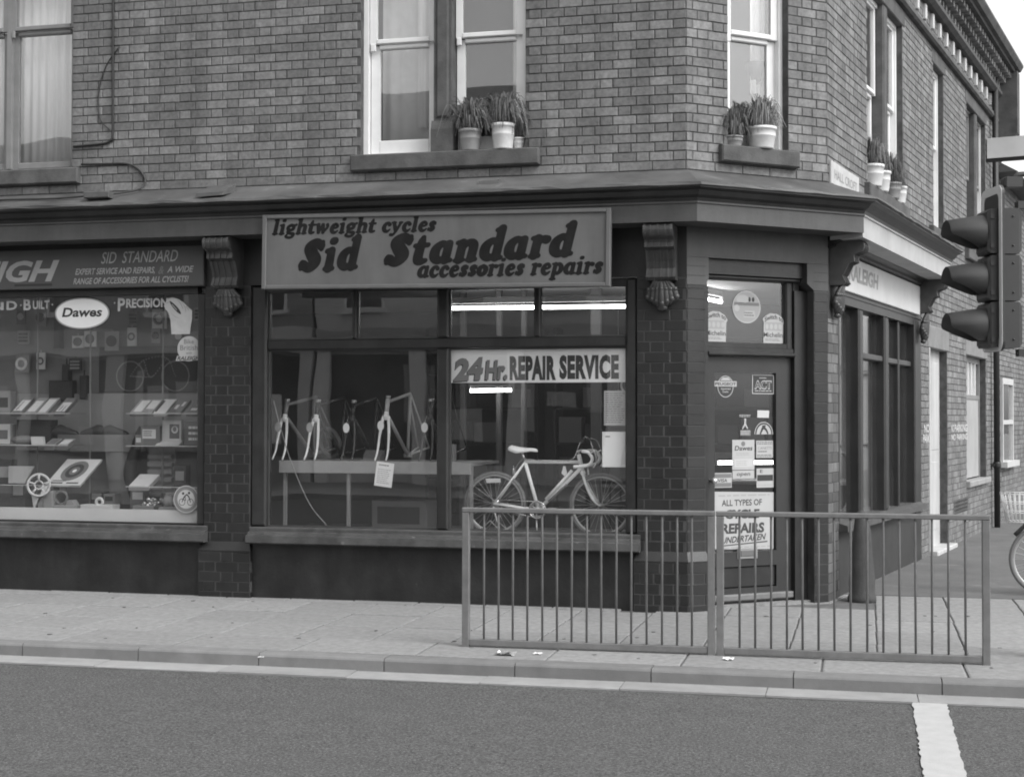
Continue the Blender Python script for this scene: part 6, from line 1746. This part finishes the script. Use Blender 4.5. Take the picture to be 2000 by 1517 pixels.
q = MB()
for k in range(5): q.bbox(-6.30, -6.07, .66, .72, .92+.085*k, .965+.085*k, .006, 1)
q.box(-6.33, -6.06, .722, .74, .88, 1.36, 0)
tag(q.build('packet_card', [CARDW, INK2], base=(-6.2, .7, .88)), 'white card of dark packets at the right end of the left window', 'display card')
q = MB(); q.tube([tuple(p) for p in spline([(-7.05, .72, .80), (-7.10, .70, 1.10), (-7.04, .70, 1.36), (-6.98, .70, 1.55)], 5)], [.035, .05, .06, .065, .07, .07, .065, .06, .06, .055, .05, .05, .045, .045, .04, .03], 10)
tag(q.build('pannier', BLACK, base=(-7.05, .72, .78)), 'tall dark pannier bag standing in the middle of the left window', 'bag')
# things on the bed of the left window
q = MB(); q.bbox(-7.70, -7.45, .28, .42, .60, .79, .01); q.prism_y([(-7.58, .79), (-7.48, .79), (-7.52, .84), (-7.56, .84)], .30, .40); tag(q.build('hub_set', CARD, base=(-7.5, .3, .6)), 'grey hub set in its tray on the floor of the left window', 'box')
q = MB(); q.bbox(-7.83, -7.72, .30, .45, .60, .93, .01); tag(q.build('parts_carton', CARD, base=(-7.8, .3, .6)), 'upright grey carton under the white chainring in the left window', 'box')
q = MB(); q.torus((-7.66, .36, .86), (0, 1, 0), .065, .014, 20, 6); tag(q.build('freewheel', INK2, base=(-7.66, .36, .79)), 'dark freewheel on the hub set in the left window', 'freewheel')
q = MB(); q.bbox(-7.42, -7.08, .30, .45, .60, .80, .004); q.torus((-7.23, .33, .825), (0, 1, 0), .035, .016, 16, 6); tag(q.build('pedal_box', CARDW, base=(-7.25, .3, .6)), 'white flat box with a pedal on the floor of the left window', 'box')
rg = random.Random(3)
q = MB()
for k in range(24): q.sphere((-6.82+.16*rg.random()+.1*(k/24), .32+.1*rg.random(), .80+.10*rg.random()*k/24), .012+.012*rg.random(), 6, 4)
q.box(-6.86, -6.64, .30, .46, .60, .80); tag(q.build('chain_heap', STEEL, base=(-6.75, .35, .6)), 'heap of bright chain on the floor of the left window', 'chain')
q = MB(); q.sphere((-6.52, .38, .84), .06, 12, 8, sc=(1, 1, 1.1)); q.sphere((-6.40, .40, .83), .075, 12, 8, sc=(1.4, 1, .8)); q.box(-6.6, -6.3, .32, .48, .60, .79); tag(q.build('bicycle_lamp', CARD, base=(-6.45, .4, .6)), 'pale rounded bicycle lamps on the floor of the left window', 'lamp')

# ---- side window display: dim backdrop, poster shapes and one frame
q = MB(); q.box(1.3, 4.3, .56, .60, .02, 3.0); q.build('display_back_panel', INTW, bld, frame_=S)
q = MB(); q.box(.9, 4.1, .15, .56, .50, .62); q.build('window_bed', INTW, bld, frame_=S)
q = MB(); q.torus((1.9, .35, .98), (.1, 1, 0), .32, .02, 40, 8); q.torus((1.9, .35, .98), (.1, 1, 0), .28, .008, 40, 6)
for k in range(18):
    a = k*math.pi/9; q.tube([(1.9, .35, .98), (1.9+.29*math.cos(a), .5-.03*math.cos(a), .98+.29*math.sin(a))], .0015, 4, cap=False)
tag(q.build('spare_wheel', RUBBER, base=(1.9, .5, .62), frame_=S), 'bicycle wheel standing inside the side street window', 'wheel')
q = MB(); q.bbox(.8, 1.15, .55, .60, .7, 2.2, .01); tag(q.build('display_board', CARD, base=(1, .55, .7), frame_=S), 'tall pale display board inside the side window nearest the corner', 'panel')

g_ = random.Random(77)
def card(x, z, w_, h, y, m_, label, pr2, cat='packet', grp='packets hanging in the left window'):
    q = MB(); q.bbox(x-w_/2, x+w_/2, y, y+.02, z-h/2, z+h/2, .003, 0); q.tube([(x, y+.01, z+h/2), (x, y+.01, z+h/2+.03)], .003, 4, 0)
    if pr2 == 0: q.prism_y(ell(x, z, w_*.36, min(w_, h)*.36, 18), y-.012, y-.0005, 1)
    elif pr2 == 1:
        for k in range(3): q.bbox(x-w_*.38, x+w_*.38, y-.010, y-.0005, z-h*.36+h*.26*k, z-h*.36+h*.26*k+h*.15, .002, 1)
    else: q.torus((x, y-.008, z), (0, 1, 0), w_*.32, w_*.09, 16, 6, 1)
    tag(q.build('hanging_packet', m_, base=(x, y, z)), label, cat, grp)
TONES = [[CARD, INK], [INK2, CARDW], [INK, CARD], [CARDW, INK2], [BOARD, INK]]
names_ = ['dark', 'grey', 'black', 'white', 'dull']
rows_ = [(2.66, ['top', 'uppermost']), (2.42, ['second']), (2.16, ['third'])]
xs_ = [-8.45, -8.22, -7.84, -7.66, -7.42, -7.18, -6.92, -6.68, -6.46]
pos_ = ['far left', 'left of the first upright', 'right of the first upright', 'left of the second upright', 'right of the second upright', 'below the oval sticker edge', 'under the word PRECISION', 'left of the printed hand', 'behind the printed hand']
for j, (z, nm) in enumerate(((2.66, 'top'), (2.44, 'middle'), (2.20, 'lower'))):
    for i, x in enumerate(xs_):
        if z < 2.38 and x > -7.62: continue
        if g_.random() < .18 or (j == 1 and i == 1): continue
        t_ = g_.randrange(5); pr2 = g_.randrange(3)
        card(x+g_.uniform(-.03, .03), z+g_.uniform(-.03, .03), g_.uniform(.09, .17), g_.uniform(.12, .20), .905, TONES[t_], 'packet hanging in the %s row of the back panel, %s' % (nm, pos_[i]), pr2)
low = [(-8.35, .70, .16, .22), (-8.10, .74, .13, .17), (-7.93, .72, .10, .26), (-7.45, .66, .15, .13), (-7.28, .60, .12, .10), (-6.98, .62, .16, .16), (-6.60, .58, .12, .12), (-6.36, .62, .14, .18), (-6.16, .60, .12, .13)]
lbl = ['pale packet stack at the far left under the lowest glass shelf', 'grey tin under the lowest left glass shelf', 'tall dark carton right of the grey tin', 'small dull carton behind the open chainset box', 'low white carton beside the grey jersey', 'dark carton at the foot of the tall bag', 'small carton behind the bright chain heap', 'grey carton behind the bicycle lamps', 'pale carton beside the round cyclist sticker']
for k, (x, y, w_, h) in enumerate(low):
    q = MB(); t_ = TONES[(k*2+1) % 5]; q.bbox(x-w_/2, x+w_/2, y, y+.12, .60, .79+h, .004, 0); q.bbox(x-w_*.35, x+w_*.35, y-.003, y-.0005, .79+h*.3, .79+h*.75, .001, 1)
    tag(q.build('display_box', t_, base=(x, y, .6)), lbl[k], 'box', 'boxes on the floor of the left window')
mid = [(-6.90, .50, 1.376, .10, .10, 1), (-7.62, .5, .984, .16, .12, 0), (-8.40, .5, .984, .2, .24, 2), (-8.42, .52, 1.376, .18, .2, 3), (-8.40, .5, 1.687, .16, .22, 0), (-6.16, .5, .984, .12, .13, 1), (-6.48, .52, .984, .13, .20, 2)]
lbl = ['small dark carton at the left end of the middle right shelf', 'flat carton behind the open chainset box on the lower left shelf', 'black carton at the far left of the lower left shelf', 'white carton at the far left of the middle left shelf', 'grey carton at the far left of the upper left shelf', 'small carton behind the white triangular card', 'black upright packet in the middle of the lower right shelf']
for k, (x, y, z, w_, h, tn) in enumerate(mid):
    q = MB(); q.bbox(x-w_/2, x+w_/2, y, y+.10, z, z+h, .004, 0); q.bbox(x-w_*.35, x+w_*.35, y-.003, y-.0005, z+h*.25, z+h*.7, .001, 1)
    tag(q.build('display_box', TONES[tn], base=(x, y, z)), lbl[k], 'box', 'boxes on the glass shelves')
# low parts bin under the frame shelf
q = MB(); q.bbox(-4.60, -4.05, .75, 1.1, .573, .86, .01); q.bbox(-4.54, -4.12, .745, .7505, .64, .80, .002, 1)
tag(q.build('parts_bin', [INK2, INK], base=(-4.3, .75, .573)), 'dark parts bin under the frame shelf in the middle window', 'bin')
